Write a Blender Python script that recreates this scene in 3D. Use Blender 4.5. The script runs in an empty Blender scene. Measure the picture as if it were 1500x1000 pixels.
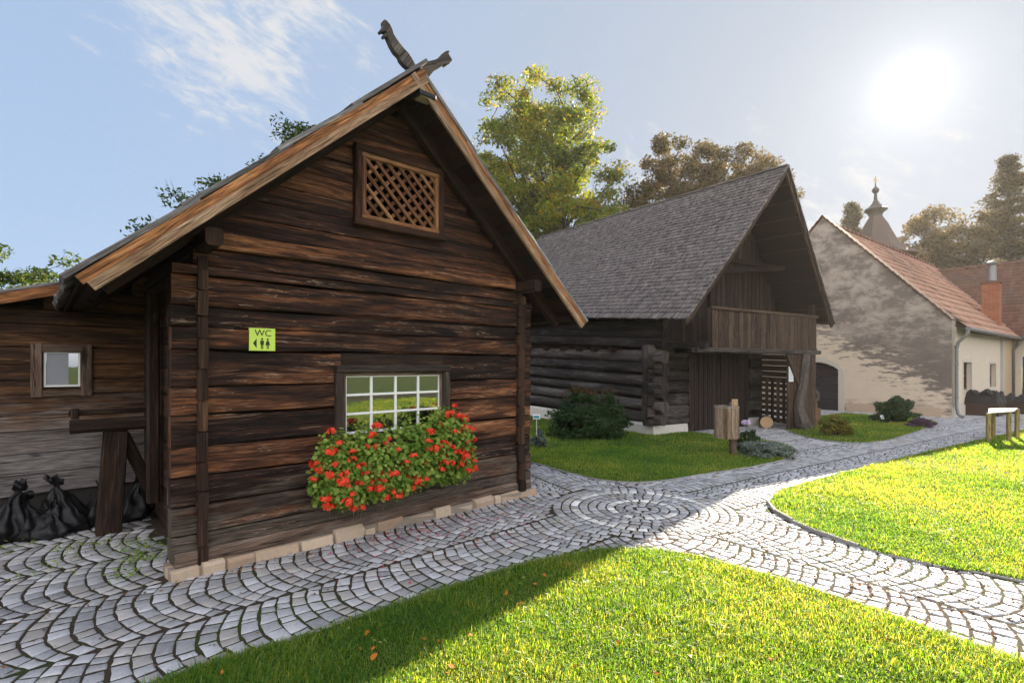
import bpy, bmesh, math, random
import numpy as np
from mathutils import Vector, Matrix, noise as mnoise

# ------------------------------------------------------------------ camera, sky, sun, exposure
scene = bpy.context.scene
COL = scene.collection
R = math.radians
CAM_H = 1.6
cam_d = bpy.data.cameras.new('camera')
cam = bpy.data.objects.new('camera', cam_d); COL.objects.link(cam)
cam.location = (0, 0, CAM_H); cam.rotation_euler = (R(90), 0, 0)
cam_d.sensor_width = 36.0; cam_d.lens = 18.0; cam_d.shift_y = 0.0233
cam_d.clip_start = 0.05; cam_d.clip_end = 3000
scene.camera = cam

SUN_DIR = Vector((0.78, 1.0, 0.54)).normalized()          # towards the sun
SUN_EL = math.asin(SUN_DIR.z); SUN_AZ = math.atan2(SUN_DIR.x, SUN_DIR.y)
sun_d = bpy.data.lights.new('sun', 'SUN'); sun_d.energy = 5.0; sun_d.angle = R(0.5)
sun_d.color = (1.0, 0.88, 0.70)
sun_o = bpy.data.objects.new('sun', sun_d); COL.objects.link(sun_o)
sun_o.rotation_euler = (-SUN_DIR).to_track_quat('-Z', 'Y').to_euler()
sun_o.location = SUN_DIR * 60

scene.view_settings.view_transform = 'Standard'
scene.view_settings.look = 'None'
scene.view_settings.gamma = 1.0
scene.view_settings.use_curve_mapping = False
scene.view_settings.exposure = 2.1
scene.cycles.max_bounces = 8
scene.cycles.diffuse_bounces = 4
scene.cycles.transparent_max_bounces = 8
scene.cycles.use_denoising = True
scene.cycles.denoising_prefilter = 'NONE'
scene.cycles.denoising_input_passes = 'RGB_ALBEDO_NORMAL'
scene.cycles.sample_clamp_indirect = 8.0

world = bpy.data.worlds.new('World'); scene.world = world; world.use_nodes = True
wn = world.node_tree.nodes; wl = world.node_tree.links
wn.clear()

class NT:
    """Small helper for writing node trees."""
    def __init__(self, tree): self.n = tree.nodes; self.l = tree.links
    def node(self, t, **kw):
        nd = self.n.new(t)
        for k, v in kw.items(): setattr(nd, k, v)
        return nd
    def put(self, sock, v):
        if isinstance(v, bpy.types.NodeSocket): self.l.new(v, sock)
        elif v is not None: sock.default_value = v
    def math(self, op, a, b=None, c=None, clamp=False):
        nd = self.node('ShaderNodeMath', operation=op); nd.use_clamp = clamp
        self.put(nd.inputs[0], a)
        if b is not None: self.put(nd.inputs[1], b)
        if c is not None: self.put(nd.inputs[2], c)
        return nd.outputs[0]
    def vmath(self, op, a, b=None, out=0):
        nd = self.node('ShaderNodeVectorMath', operation=op)
        self.put(nd.inputs[0], a)
        if b is not None: self.put(nd.inputs[1], b)
        return nd.outputs[out]
    def comb(self, x, y, z):
        nd = self.node('ShaderNodeCombineXYZ')
        self.put(nd.inputs[0], x); self.put(nd.inputs[1], y); self.put(nd.inputs[2], z)
        return nd.outputs[0]
    def sep(self, v):
        nd = self.node('ShaderNodeSeparateXYZ'); self.put(nd.inputs[0], v); return nd.outputs
    def noise(self, vec, scale, detail=4, rough=.55, dist=0.0):
        nd = self.node('ShaderNodeTexNoise')
        if vec is not None: self.l.new(vec, nd.inputs['Vector'])
        nd.inputs['Scale'].default_value = scale; nd.inputs['Detail'].default_value = detail
        nd.inputs['Roughness'].default_value = rough; nd.inputs['Distortion'].default_value = dist
        return nd.outputs[0]
    def voronoi(self, vec, scale, feature='F1'):
        nd = self.node('ShaderNodeTexVoronoi', feature=feature)
        self.l.new(vec, nd.inputs['Vector']); nd.inputs['Scale'].default_value = scale
        return nd.outputs
    def ramp(self, fac, stops, interp='LINEAR'):
        nd = self.node('ShaderNodeValToRGB'); cr = nd.color_ramp; cr.interpolation = interp
        while len(cr.elements) < len(stops): cr.elements.new(0.5)
        for e, (p, c) in zip(cr.elements, stops):
            e.position = p
            e.color = (c, c, c, 1) if isinstance(c, (int, float)) else (c[0], c[1], c[2], 1)
        self.put(nd.inputs[0], fac)
        return nd.outputs[0]
    def mix(self, fac, a, b, mode='MIX'):
        nd = self.node('ShaderNodeMix', data_type='RGBA', blend_type=mode)
        self.put(nd.inputs[0], fac)
        for s, v in ((nd.inputs[6], a), (nd.inputs[7], b)):
            if isinstance(v, (tuple, list)): s.default_value = (v[0], v[1], v[2], 1)
            else: self.put(s, v)
        return nd.outputs[2]
    def mapr(self, v, a, b, c=0.0, d=1.0, smooth=True):
        nd = self.node('ShaderNodeMapRange')
        nd.interpolation_type = 'SMOOTHSTEP' if smooth else 'LINEAR'
        self.put(nd.inputs[0], v)
        for i, x in enumerate((a, b, c, d)): self.put(nd.inputs[1 + i], x)
        return nd.outputs[0]

def build_world():
    t = NT(world.node_tree)
    sky = t.node('ShaderNodeTexSky', sky_type='NISHITA')
    sky.sun_disc = False; sky.sun_elevation = SUN_EL; sky.sun_rotation = SUN_AZ
    sky.altitude = 400; sky.air_density = 1.0; sky.dust_density = 0.15; sky.ozone_density = 1.3
    tc = t.node('ShaderNodeTexCoord')
    d = tc.outputs['Generated']
    x, y, z = t.sep(d)
    zz = t.math('ADD', t.math('MAXIMUM', z, 0.0), 0.12)
    pv = t.comb(t.math('DIVIDE', x, zz), t.math('DIVIDE', y, zz), 0.0)
    # wispy cirrus: stretched noise, gathered around the patches where the photo has cloud
    # streaks running down to the right
    wv = t.comb(t.math('MULTIPLY', t.vmath('DOT_PRODUCT', d, (.80, .25, -.55), out=1), 3.2), t.math('MULTIPLY', t.vmath('DOT_PRODUCT', d, (.50, -.25, .80), out=1), 7.5), t.math('MULTIPLY', y, 2.0))
    n1 = t.noise(wv, 2.2, 9, .62, .5)
    n2 = t.noise(wv, 6.0, 7, .65, .5)
    n = t.math('ADD', t.math('MULTIPLY', n1, .55), t.math('MULTIPLY', n2, .45))
    def blob(px, py, sx, amp):
        v = Vector(((px - 750) / 750, 1, (535 - py) / 750)).normalized()
        dt = t.vmath('DOT_PRODUCT', d, tuple(v), out=1)
        return t.math('MULTIPLY', t.mapr(dt, math.cos(R(sx)), 1.0), amp)
    m = None
    for b in ((320, 10, 10, .30), (435, 55, 9, .34), (165, 15, 10, .26), (345, 155, 8, .30), (935, 245, 6, .30), (1250, 270, 14, .30),
              (600, 100, 6, .20), (690, 400, 8, .12), (1010, 215, 8, .18), (1100, 330, 14, .16)):
        q = blob(*b); q = t.math('MULTIPLY', q, .33); m = q if m is None else t.math('ADD', m, q)
    cl = t.mapr(t.math('ADD', n, m), .60, .80)
    cdot = t.vmath('DOT_PRODUCT', d, tuple(SUN_DIR), out=1)
    cd = t.math('MAXIMUM', cdot, 0.0)
    ang = t.math('MULTIPLY', t.math('ARCCOSINE', t.math('MINIMUM', cdot, 1.0)), 57.2958)      # degrees from the sun
    ex = lambda amp, w: t.math('MULTIPLY', t.math('EXPONENT', t.math('MULTIPLY', ang, -1.0 / w)), amp)
    glow = t.math('ADD', ex(AUREOLE[0], 13.0), t.math('ADD', ex(AUREOLE[1], 4.2), ex(AUREOLE[2], .9)))
    glowc = t.vmath('MULTIPLY', t.comb(glow, glow, glow), (1.0, .97, .90))
    # a thin veil of high cloud evens the clear-sky gradient out; unseen bright cloud is added behind the viewer for fill light
    sx, sy, sz = t.sep(sky.outputs[0])
    skyc = t.comb(*[t.math('MULTIPLY', t.math('POWER', q, VEIL), k) for q, k in ((sx, SKY_TINT[0]), (sy, SKY_TINT[1]), (sz, SKY_TINT[2]))])
    cbright = t.math('ADD', CLOUD[0], t.math('MULTIPLY', t.math('POWER', cd, 4.0), CLOUD[1]))
    cc = t.vmath('MULTIPLY', t.comb(cbright, cbright, cbright), (1.0, .99, .97))
    # the veil whitens towards the sun
    skyc = t.mix(t.math('MULTIPLY', t.math('POWER', t.math('MAXIMUM', t.math('MULTIPLY', t.math('ADD', cdot, .25), .8), 0.0), 3.0), .9), skyc, (1.12, 1.24, 1.42))
    base = t.vmath('ADD', skyc, glowc)
    col = t.mix(t.math('MULTIPLY', cl, .8), base, cc)
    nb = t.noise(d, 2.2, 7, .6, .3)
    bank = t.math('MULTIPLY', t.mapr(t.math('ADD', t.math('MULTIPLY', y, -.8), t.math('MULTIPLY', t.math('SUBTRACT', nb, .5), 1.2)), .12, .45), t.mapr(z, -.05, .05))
    col = t.mix(bank, col, FILL_BANK)
    bg = t.node('ShaderNodeBackground'); bg.inputs[1].default_value = SKY_STRENGTH
    t.l.new(col, bg.inputs[0])
    out = t.node('ShaderNodeOutputWorld'); t.l.new(bg.outputs[0], out.inputs[0])

SKY_STRENGTH = 0.10
SKY_TINT = (.93, 1.18, 1.58)
VEIL = .16
FILL_BANK = (4.9, 4.9, 5.1)  # added fill light for the facades, from behind the viewer
AUREOLE = (0.34, .78, 3.2)
CLOUD = (1.95, 0.1)
FLARE_HAZE = (.0003, .5)  # thin volume added in place of a lens flare veil
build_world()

# ------------------------------------------------------------------ object helpers
def tag(o, label=None, cat=None, group=None, kind=None):
    if label: o['label'] = label
    if cat: o['category'] = cat
    if group: o['group'] = group
    if kind: o['kind'] = kind
    return o

def empty(name, loc, label, cat, group=None):
    o = bpy.data.objects.new(name, None); COL.objects.link(o); o.location = loc
    o.empty_display_size = .2
    return tag(o, label, cat, group)

def link(name, me, mat, parent=None):
    o = bpy.data.objects.new(name, me); COL.objects.link(o)
    if mat is not None and len(me.materials) == 0:
        for m in (mat if isinstance(mat, (list, tuple)) else [mat]): me.materials.append(m)
    if parent is not None:
        o.parent = parent
        o.matrix_parent_inverse = Matrix.Translation(parent.location).inverted()
    return o

def copy_tree(o, parent=None):
    c = o.copy(); COL.objects.link(c)
    if parent is not None: c.parent = parent
    for ch in list(o.children): copy_tree(ch, c)
    return c

def npmesh(name, V, F, smooth=False, mats=None, uv=None):
    """mesh from numpy verts (n,3) and faces (m,k)"""
    me = bpy.data.meshes.new(name)
    V = np.asarray(V, dtype=np.float32); F = np.asarray(F, dtype=np.int32)
    m, k = F.shape
    me.vertices.add(len(V)); me.vertices.foreach_set('co', V.ravel())
    me.loops.add(m * k); me.loops.foreach_set('vertex_index', F.ravel())
    me.polygons.add(m)
    me.polygons.foreach_set('loop_start', np.arange(0, m * k, k, dtype=np.int32))
    if smooth: me.polygons.foreach_set('use_smooth', np.ones(m, dtype=bool))
    if mats is not None: me.polygons.foreach_set('material_index', np.asarray(mats, dtype=np.int32))
    if uv is not None:
        l = me.uv_layers.new(name='UVMap'); l.data.foreach_set('uv', np.asarray(uv, np.float32)[F.ravel()].ravel())
    me.update(calc_edges=True); me.validate()
    return me

def V3(x, y=None, z=None): return Vector(x) if y is None else Vector((x, y, z))

class MB:
    """Collects shapes into ONE mesh, with UVs in metres (u along the grain)."""
    def __init__(self, seed=0):
        self.v = []; self.f = []; self.uv = []; self.sm = []; self.rnd = random.Random(seed)
    def face(self, idx, uvs=None, smooth=False):
        self.f.append(idx); self.uv.append(uvs or [(0, 0)] * len(idx)); self.sm.append(smooth)
    def add(self, p): self.v.append(tuple(p)); return len(self.v) - 1
    def quad(self, a, b, c, d):
        a, b, c, d = map(Vector, (a, b, c, d)); i = [self.add(p) for p in (a, b, c, d)]
        w = (b - a).length; h = (d - a).length; u0 = self.rnd.random() * 3
        self.face(i, [(u0, 0), (u0 + w, 0), (u0 + w, h), (u0, h)])
    def bar(self, p0, p1, up, w, t, segs=1, jit=0.0, rnd_c=0.18, taper=1.0, round_=False, nround=10, bow=0.0, cut0=0.0, cut1=0.0):
        """bar / plank / log from p0 to p1: w across along `up`, t across the other way"""
        p0, p1 = Vector(p0), Vector(p1); d = (p1 - p0); L = d.length; d = d / L
        up = Vector(up); up = (up - d * up.dot(d)).normalized(); out = d.cross(up).normalized()
        if round_:
            prof = [(math.cos(2 * math.pi * k / nround) * .5, math.sin(2 * math.pi * k / nround) * .5) for k in range(nround)]
        else:
            c = rnd_c * min(w, t)
            cw, ct = .5 - c / w, .5 - c / t
            prof = [(.5, -ct), (.5, ct), (cw, .5), (-cw, .5), (-.5, ct), (-.5, -ct), (-cw, -.5), (cw, -.5)]
        n = len(prof); r = self.rnd; ox = r.random() * 50; oy = r.random() * 50
        per = [0.0]
        for k in range(n):
            a, b = prof[k], prof[(k + 1) % n]
            per.append(per[-1] + math.hypot((a[0] - b[0]) * w, (a[1] - b[1]) * t))
        rings = []
        u0 = r.random() * 20
        for s in range(segs + 1):
            q = s / segs; ring = []
            ctr = p0 + d * (L * q) + up * (bow * math.sin(math.pi * q))
            sc = 1 + (taper - 1) * q
            for k, (a, b) in enumerate(prof):
                ja = jb = 0.0
                if jit:
                    nv = mnoise.noise_vector(Vector((ox + q * L * 1.7, oy + k * .9, k * .31)))
                    ja, jb = nv.x * jit, nv.y * jit
                p = ctr + up * (a * w * sc + ja) + out * (b * t * sc + jb)
                if s == 0 and cut0: p = p + d * (cut0 * a * w)
                if s == segs and cut1: p = p + d * (cut1 * a * w)
                ring.append(self.add(p))
            rings.append(ring)
        for s in range(segs):
            ua, ub = u0 + L * s / segs, u0 + L * (s + 1) / segs
            for k in range(n):
                k2 = (k + 1) % n
                self.face([rings[s][k], rings[s][k2], rings[s + 1][k2], rings[s + 1][k]],
                          [(ua, per[k]), (ua, per[k + 1]), (ub, per[k + 1]), (ub, per[k])], round_)
        cu = [(u0 + a * w * .4, b * t) for a, b in prof]
        self.face(rings[0][::-1], cu[::-1]); self.face(rings[-1][:], cu)
        return self
    def box(self, o, x, y, z):
        """box with corner o and full edge vectors x, y, z (u runs along the longest)"""
        o, x, y, z = map(Vector, (o, x, y, z))
        if x.cross(y).dot(z) < 0: x, y = y, x
        c = [o, o + x, o + x + y, o + y, o + z, o + x + z, o + x + y + z, o + y + z]
        i = [self.add(p) for p in c]
        ax = [v.normalized() for v in (x, y, z)]; ln = [x.length, y.length, z.length]
        lg = ln.index(max(ln)); u0 = self.rnd.random() * 20
        for q in ((0, 3, 2, 1), (4, 5, 6, 7), (0, 1, 5, 4), (1, 2, 6, 5), (2, 3, 7, 6), (3, 0, 4, 7)):
            uvs = []
            for k in q:
                rel = c[k] - o; co = [rel.dot(a) for a in ax]
                uvs.append((u0 + co[lg], co[(lg + 1) % 3] + co[(lg + 2) % 3]))
            self.face([i[k] for k in q], uvs)
        return self
    def prism(self, pts, ext):
        """closed outline (3-D points, in a plane) pushed along ext"""
        pts = [Vector(p) for p in pts]; ext = Vector(ext); n = len(pts)
        o = pts[0]; ax = (pts[1] - pts[0]).normalized(); nm = ext.normalized(); ay = nm.cross(ax)
        nn = Vector((0, 0, 0))
        for k in range(n): nn += (pts[k] - o).cross(pts[(k + 1) % n] - o)
        if nn.dot(ext) > 0: pts = pts[::-1]
        a = [self.add(p) for p in pts]; b = [self.add(p + ext) for p in pts]
        uv = [((p - o).dot(ax), (p - o).dot(ay)) for p in pts]
        self.face(a, uv); self.face(b[::-1], uv[::-1])
        per = 0
        for k in range(n):
            k2 = (k + 1) % n; ln = (pts[k2] - pts[k]).length
            self.face([a[k2], a[k], b[k], b[k2]], [(per + ln, 0), (per, 0), (per, ext.length), (per + ln, ext.length)])
            per += ln
        return self
    def tube(self, pts, rad, n=8, caps=True):
        pts = [Vector(p) for p in pts]; m = len(pts)
        if not isinstance(rad, (list, tuple)): rad = [rad] * m
        prev = None; rings = []; L = 0; us = []
        for k in range(m):
            d = (pts[min(k + 1, m - 1)] - pts[max(k - 1, 0)]).normalized()
            if prev is None: prev = d.orthogonal().normalized()
            a = (prev - d * prev.dot(d)).normalized(); prev = a; b = d.cross(a)
            if k: L += (pts[k] - pts[k - 1]).length
            us.append(L)
            rings.append([self.add(pts[k] + (a * math.cos(2 * math.pi * j / n) + b * math.sin(2 * math.pi * j / n)) * rad[k]) for j in range(n)])
        for k in range(m - 1):
            for j in range(n):
                j2 = (j + 1) % n
                w = 2 * math.pi * rad[k] / n
                self.face([rings[k][j], rings[k][j2], rings[k + 1][j2], rings[k + 1][j]],
                          [(us[k], j * w), (us[k], (j + 1) * w), (us[k + 1], (j + 1) * w), (us[k + 1], j * w)], True)
        if caps: self.face(rings[0][::-1]); self.face(rings[-1][:])
        return self
    def lathe(self, o, prof, n=16, sq=None):
        """profile of (radius, z) turned about the vertical through o"""
        o = Vector(o); rings = []
        for (r, z) in prof:
            rings.append([self.add(o + Vector((math.cos(2 * math.pi * j / n + (sq or 0)) * r, math.sin(2 * math.pi * j / n + (sq or 0)) * r, z))) for j in range(n)])
        h = 0
        for k in range(len(prof) - 1):
            dz = math.hypot(prof[k + 1][0] - prof[k][0], prof[k + 1][1] - prof[k][1])
            for j in range(n):
                j2 = (j + 1) % n; w = 2 * math.pi * max(prof[k][0], .02) / n
                self.face([rings[k][j], rings[k][j2], rings[k + 1][j2], rings[k + 1][j]],
                          [(h, j * w), (h, (j + 1) * w), (h + dz, (j + 1) * w), (h + dz, j * w)], sq is None)
            h += dz
        self.face(rings[0][::-1]); self.face(rings[-1][:])
        return self
    def build(self, name, mat, parent=None, bevel=0.0):
        me = bpy.data.meshes.new(name)
        me.from_pydata(self.v, [], self.f)
        l = me.uv_layers.new(name='UVMap')
        flat = [c for u in self.uv for p in u for c in p]
        l.data.foreach_set('uv', flat)
        me.polygons.foreach_set('use_smooth', self.sm)
        me.update()
        o = link(name, me, mat, parent)
        if bevel:
            b = o.modifiers.new('bevel', 'BEVEL'); b.width = bevel; b.segments = 1; b.limit_method = 'ANGLE'
        return o

# photo pixel helpers: used only to read real positions off the ground and off known planes
def gp(x, y, z=0.0):
    dep = (CAM_H - z) * 750.0 / (y - 535.0)
    return Vector(((x - 750) / 750 * dep, dep, z))
def onplane(x, y, o, n):
    d = Vector(((x - 750) / 750, 1, (535 - y) / 750)); c = Vector((0, 0, CAM_H))
    return c + d * ((Vector(o) - c).dot(n) / d.dot(n))

# ------------------------------------------------------------------ materials
MATS = {}
def newmat(name):
    m = bpy.data.materials.new(name); m.use_nodes = True; m.node_tree.nodes.clear()
    return m, NT(m.node_tree)
def finish(t, col, rough=.8, bump=None, bstr=.3, bdist=.01, spec=.3, metal=0.0, trans=None):
    p = t.node('ShaderNodeBsdfPrincipled')
    if isinstance(col, (tuple, list)): p.inputs['Base Color'].default_value = (*col[:3], 1)
    else: t.l.new(col, p.inputs['Base Color'])
    t.put(p.inputs['Roughness'], rough); p.inputs['Specular IOR Level'].default_value = spec
    p.inputs['Metallic'].default_value = metal
    if bump is not None:
        b = t.node('ShaderNodeBump'); b.inputs['Strength'].default_value = bstr; b.inputs['Distance'].default_value = bdist
        t.l.new(bump, b.inputs['Height']); t.l.new(b.outputs[0], p.inputs['Normal'])
    out = t.node('ShaderNodeOutputMaterial'); t.l.new(p.outputs[0], out.inputs[0])
    return p, out

def wood(name, stops, gfine=60, broad=(.8, 8), grey=None, greyc=(.2, .19, .18), bump=.5, rough=.72, knots=.8, rndamp=.35, spec=.18, zgrey=None, contrast=1.0, shift=0.0, chalk=0.0):
    m, t = newmat(name)
    uvn = t.node('ShaderNodeUVMap'); uvn.uv_map = 'UVMap'
    u, v, _ = t.sep(uvn.outputs[0])
    g = t.node('ShaderNodeNewGeometry'); rn = g.outputs['Random Per Island']
    off = t.math('MULTIPLY', rn, 37.0)
    wob = t.noise(t.comb(t.math('ADD', t.math('MULTIPLY', u, 1.3), off), t.math('MULTIPLY', v, 5.0), off), 1.0, 3, .6)
    v = t.math('ADD', v, t.math('MULTIPLY', t.math('SUBTRACT', wob, .5), .055))
    def vec(su, sv):
        return t.comb(t.math('ADD', t.math('MULTIPLY', u, su), off), t.math('ADD', t.math('MULTIPLY', v, sv), off), off)
    fine = t.noise(vec(3.2, gfine), 1.0, 5, .65, .15)
    mid = t.noise(vec(1.7, gfine * .33), 1.0, 4, .6, .5)
    brd = t.noise(vec(*broad), 1.0, 4, .6, .9)
    kv = t.voronoi(vec(1.1, 4.2), 1.0)
    kn = t.math('MULTIPLY', t.mapr(kv[0], .16, .05), t.math('GREATER_THAN', t.sep(kv[1])[0], .45))
    crack = t.noise(vec(.5, 22), 1.0, 3, .5, .3)
    ck = t.mapr(t.math('ABSOLUTE', t.math('SUBTRACT', crack, .47)), .0, .018, 1.0, 0.0)
    f = t.math('ADD', t.math('MULTIPLY', brd, .75), t.math('ADD', t.math('MULTIPLY', fine, .44), t.math('MULTIPLY', mid, .26)))
    f = t.math('ADD', t.math('ADD', t.math('MULTIPLY', t.math('SUBTRACT', f, .725), contrast), .5 + shift), t.math('MULTIPLY', t.math('SUBTRACT', rn, .5), rndamp))
    c = t.ramp(f, stops)
    if grey is not None:
        gp_ = t.noise(g.outputs['Position'], 1.3, 5, .6, .5)
        gm = t.math('ADD', t.math('MULTIPLY', gp_, .6), t.math('MULTIPLY', mid, .5))
        if zgrey is not None:
            z = t.sep(g.outputs['Position'])[2]
            gm = t.math('ADD', gm, t.mapr(z, zgrey[0], zgrey[1], zgrey[2], zgrey[3], False))
        gf = t.mapr(gm, grey[0], grey[1])
        gc = t.mix(fine, tuple(x * .45 for x in greyc), tuple(x * 1.5 for x in greyc))
        c = t.mix(gf, c, gc)
    c = t.mix(t.math('MULTIPLY', ck, .8), c, (.004, .003, .003))
    c = t.mix(t.math('MULTIPLY', kn, knots), c, (.012, .006, .004))
    f2 = t.noise(vec(7.0, gfine * 2.0), 1.0, 3, .6)
    c = t.mix(1.0, c, t.ramp(f2, [(.30, .50), (.5, 1.0), (.70, 1.65)]), 'MULTIPLY')
    if chalk:
        c3 = t.noise(vec(.7, 16), 1.0, 4, .6, .5)
        ch_ = t.math('MULTIPLY', t.mapr(t.math('ABSOLUTE', t.math('SUBTRACT', c3, .53)), 0, .008, 1, 0), t.mapr(brd, .42, .58))
        c = t.mix(t.math('MULTIPLY', ch_, chalk), c, (.42, .30, .21))
    hew = t.noise(vec(5.0, 9.0), 1.0, 3, .5)
    h = t.math('ADD', t.math('SUBTRACT', t.math('ADD', t.math('MULTIPLY', fine, .6), t.math('MULTIPLY', mid, .8)), ck), t.math('MULTIPLY', hew, 1.1))
    rg = t.math('ADD', rough, t.math('MULTIPLY', t.math('SUBTRACT', fine, .5), .3))
    finish(t, c, rg, h, bump, .006, spec)
    MATS[name] = m; return m

hut_ramp = [(.20, (.009, .005, .004)), (.36, (.028, .012, .008)), (.50, (.075, .029, .014)), (.64, (.18, .069, .029)), (.78, (.33, .14, .058)), (.92, (.50, .27, .14))]
wood('hut_logs', hut_ramp, grey=(.82, 1.05), greyc=(.085, .066, .051), zgrey=(0, 1.7, .55, .0), rndamp=.25, contrast=1.6, shift=-.08, chalk=.7)
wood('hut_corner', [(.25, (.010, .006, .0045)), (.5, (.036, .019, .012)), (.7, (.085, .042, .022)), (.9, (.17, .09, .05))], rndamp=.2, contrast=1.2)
wood('hut_gable_boards', hut_ramp, rndamp=.2, broad=(.6, 9), contrast=1.3, shift=-.06, chalk=.4)
wood('dark_timber', [(.3, (.009, .006, .005)), (.6, (.032, .018, .012)), (.85, (.09, .052, .032))], rndamp=.2, contrast=1.3)
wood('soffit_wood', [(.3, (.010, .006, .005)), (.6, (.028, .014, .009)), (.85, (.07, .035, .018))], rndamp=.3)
wood('barge_orange', [(.2, (.04, .018, .010)), (.42, (.16, .062, .024)), (.6, (.34, .14, .05)), (.8, (.5, .28, .13))], gfine=45, rndamp=.2, knots=.5, contrast=1.3)
wood('barge_pale', [(.2, (.10, .05, .03)), (.42, (.25, .145, .08)), (.65, (.38, .26, .17)), (.85, (.46, .35, .25))], gfine=60, grey=(.62, .95), greyc=(.24, .22, .20), rndamp=.1, knots=.5)
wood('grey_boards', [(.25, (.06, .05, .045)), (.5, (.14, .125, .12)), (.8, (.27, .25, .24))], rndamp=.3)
wood('shed_boards', [(.25, (.012, .008, .006)), (.45, (.045, .022, .012)), (.6, (.12, .055, .022)), (.8, (.22, .12, .06))], grey=(.55, .95), greyc=(.19, .168, .158), zgrey=(.4, 2.0, .40, -.12), rndamp=.2)
wood('frame_wood', [(.25, (.05, .035, .025)), (.5, (.13, .085, .06)), (.8, (.24, .17, .12))], rndamp=.15, grey=(.5, .9), greyc=(.19, .17, .155))
wood('lattice_wood', [(.25, (.05, .02, .01)), (.5, (.19, .08, .035)), (.8, (.36, .19, .09))], rndamp=.3, knots=.2)
wood('gable_frame', [(.25, (.012, .007, .005)), (.5, (.05, .022, .012)), (.8, (.13, .055, .03))], rndamp=.2)
wood('window_frame_dark', [(.25, (.016, .012, .010)), (.5, (.045, .034, .027)), (.8, (.10, .08, .06))], rndamp=.15)
wood('barn_logs', [(.25, (.009, .007, .007)), (.5, (.042, .032, .029)), (.8, (.13, .11, .105))], grey=(.52, .95), greyc=(.16, .145, .14), rndamp=.4)  # weathered grey, weighted up to suggest skylight on the log tops
wood('barn_boards', [(.25, (.018, .011, .008)), (.5, (.060, .037, .026)), (.8, (.125, .083, .057))], rndamp=.18)
wood('barn_gable', [(.25, (.012, .008, .007)), (.5, (.035, .023, .018)), (.8, (.08, .055, .042))], rndamp=.2)  # darker than the other barn boards: recess shade put into the colour
wood('barn_door_wood', [(.25, (.014, .009, .008)), (.6, (.035, .023, .020)), (.85, (.07, .05, .045))], rndamp=.2)
wood('barn_post', [(.25, (.035, .027, .022)), (.5, (.085, .068, .058)), (.8, (.18, .15, .13))], rndamp=.1)
wood('shingles', [(.2, (.075, .063, .060)), (.45, (.165, .142, .136)), (.65, (.27, .238, .226)), (.85, (.46, .41, .38))], gfine=80, broad=(1.2, 6), rndamp=.16, bump=.4, knots=.2, contrast=.7)
wood('shingle_ends', [(.25, (.018, .014, .012)), (.5, (.04, .033, .029)), (.8, (.08, .068, .06))])  # dark end grain, deepened to draw the shadow lines between rows
wood('bin_slats', [(.25, (.10, .065, .042)), (.5, (.22, .155, .105)), (.8, (.36, .27, .19))], rndamp=.4, knots=.5)
wood('fresh_cut', [(.2, (.25, .15, .08)), (.5, (.42, .28, .16)), (.8, (.55, .40, .25))], rndamp=.1, knots=.2)
wood('bark', [(.25, (.02, .015, .012)), (.5, (.06, .046, .036)), (.8, (.12, .10, .08))], gfine=25, broad=(2, 6), rndamp=.1, bump=1.0, knots=.3)
wood('yellow_post', [(.25, (.14, .10, .03)), (.5, (.26, .20, .07)), (.8, (.36, .29, .12))], rndamp=.2, knots=.4)
wood('carved_wood', [(.25, (.05, .028, .015)), (.5, (.15, .085, .045)), (.8, (.28, .17, .09))], rndamp=.1)

def simple(name, col, rough=.6, spec=.3, metal=0.0, var=.25, scale=8.0, bump=.15):
    m, t = newmat(name)
    tc = t.node('ShaderNodeTexCoord')
    n = t.noise(tc.outputs['Object'], scale, 5, .6)
    c = t.mix(n, tuple(x * (1 - var) for x in col), tuple(min(1, x * (1 + var)) for x in col))
    finish(t, c, rough, n, bump, .01, spec, metal)
    MATS[name] = m; return m
simple('white_paint', (.78, .77, .74), .5, var=.08)
simple('sign_green', (.56, .74, .10), .45, var=.03, bump=0.0)
simple('sign_ink', (.02, .025, .012), .5, var=.05, bump=0.0)
simple('metal_grey', (.30, .30, .30), .38, metal=.8, var=.15)
simple('zinc', (.22, .215, .21), .45, metal=.55, var=.2)
simple('lamp_black', (.02, .02, .022), .4, var=.1)
simple('lamp_lens', (.45, .38, .25), .25, var=.05)
simple('bag_plastic', (.008, .008, .009), .45, spec=.28, var=.2, bump=.0)
simple('black_cover', (.016, .014, .014), .5, var=.3)
simple('paper_white', (.7, .72, .74), .6, var=.05)
simple('sign_blue', (.03, .22, .26), .5, var=.1)
simple('board_face', (.62, .60, .55), .18, spec=.6, var=.06)
simple('door_dark', (.035, .030, .034), .55, var=.3, scale=3)
simple('curtain', (.30, .31, .34), .7, var=.06)
simple('brown_paint', (.05, .028, .02), .5, var=.2)
simple('soil', (.045, .028, .018), .95, var=.5, scale=25, bump=.8)
simple('gold', (.5, .33, .08), .35, metal=.8)
simple('copper_dull', (.09, .075, .065), .55, var=.25, metal=.2)

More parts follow.
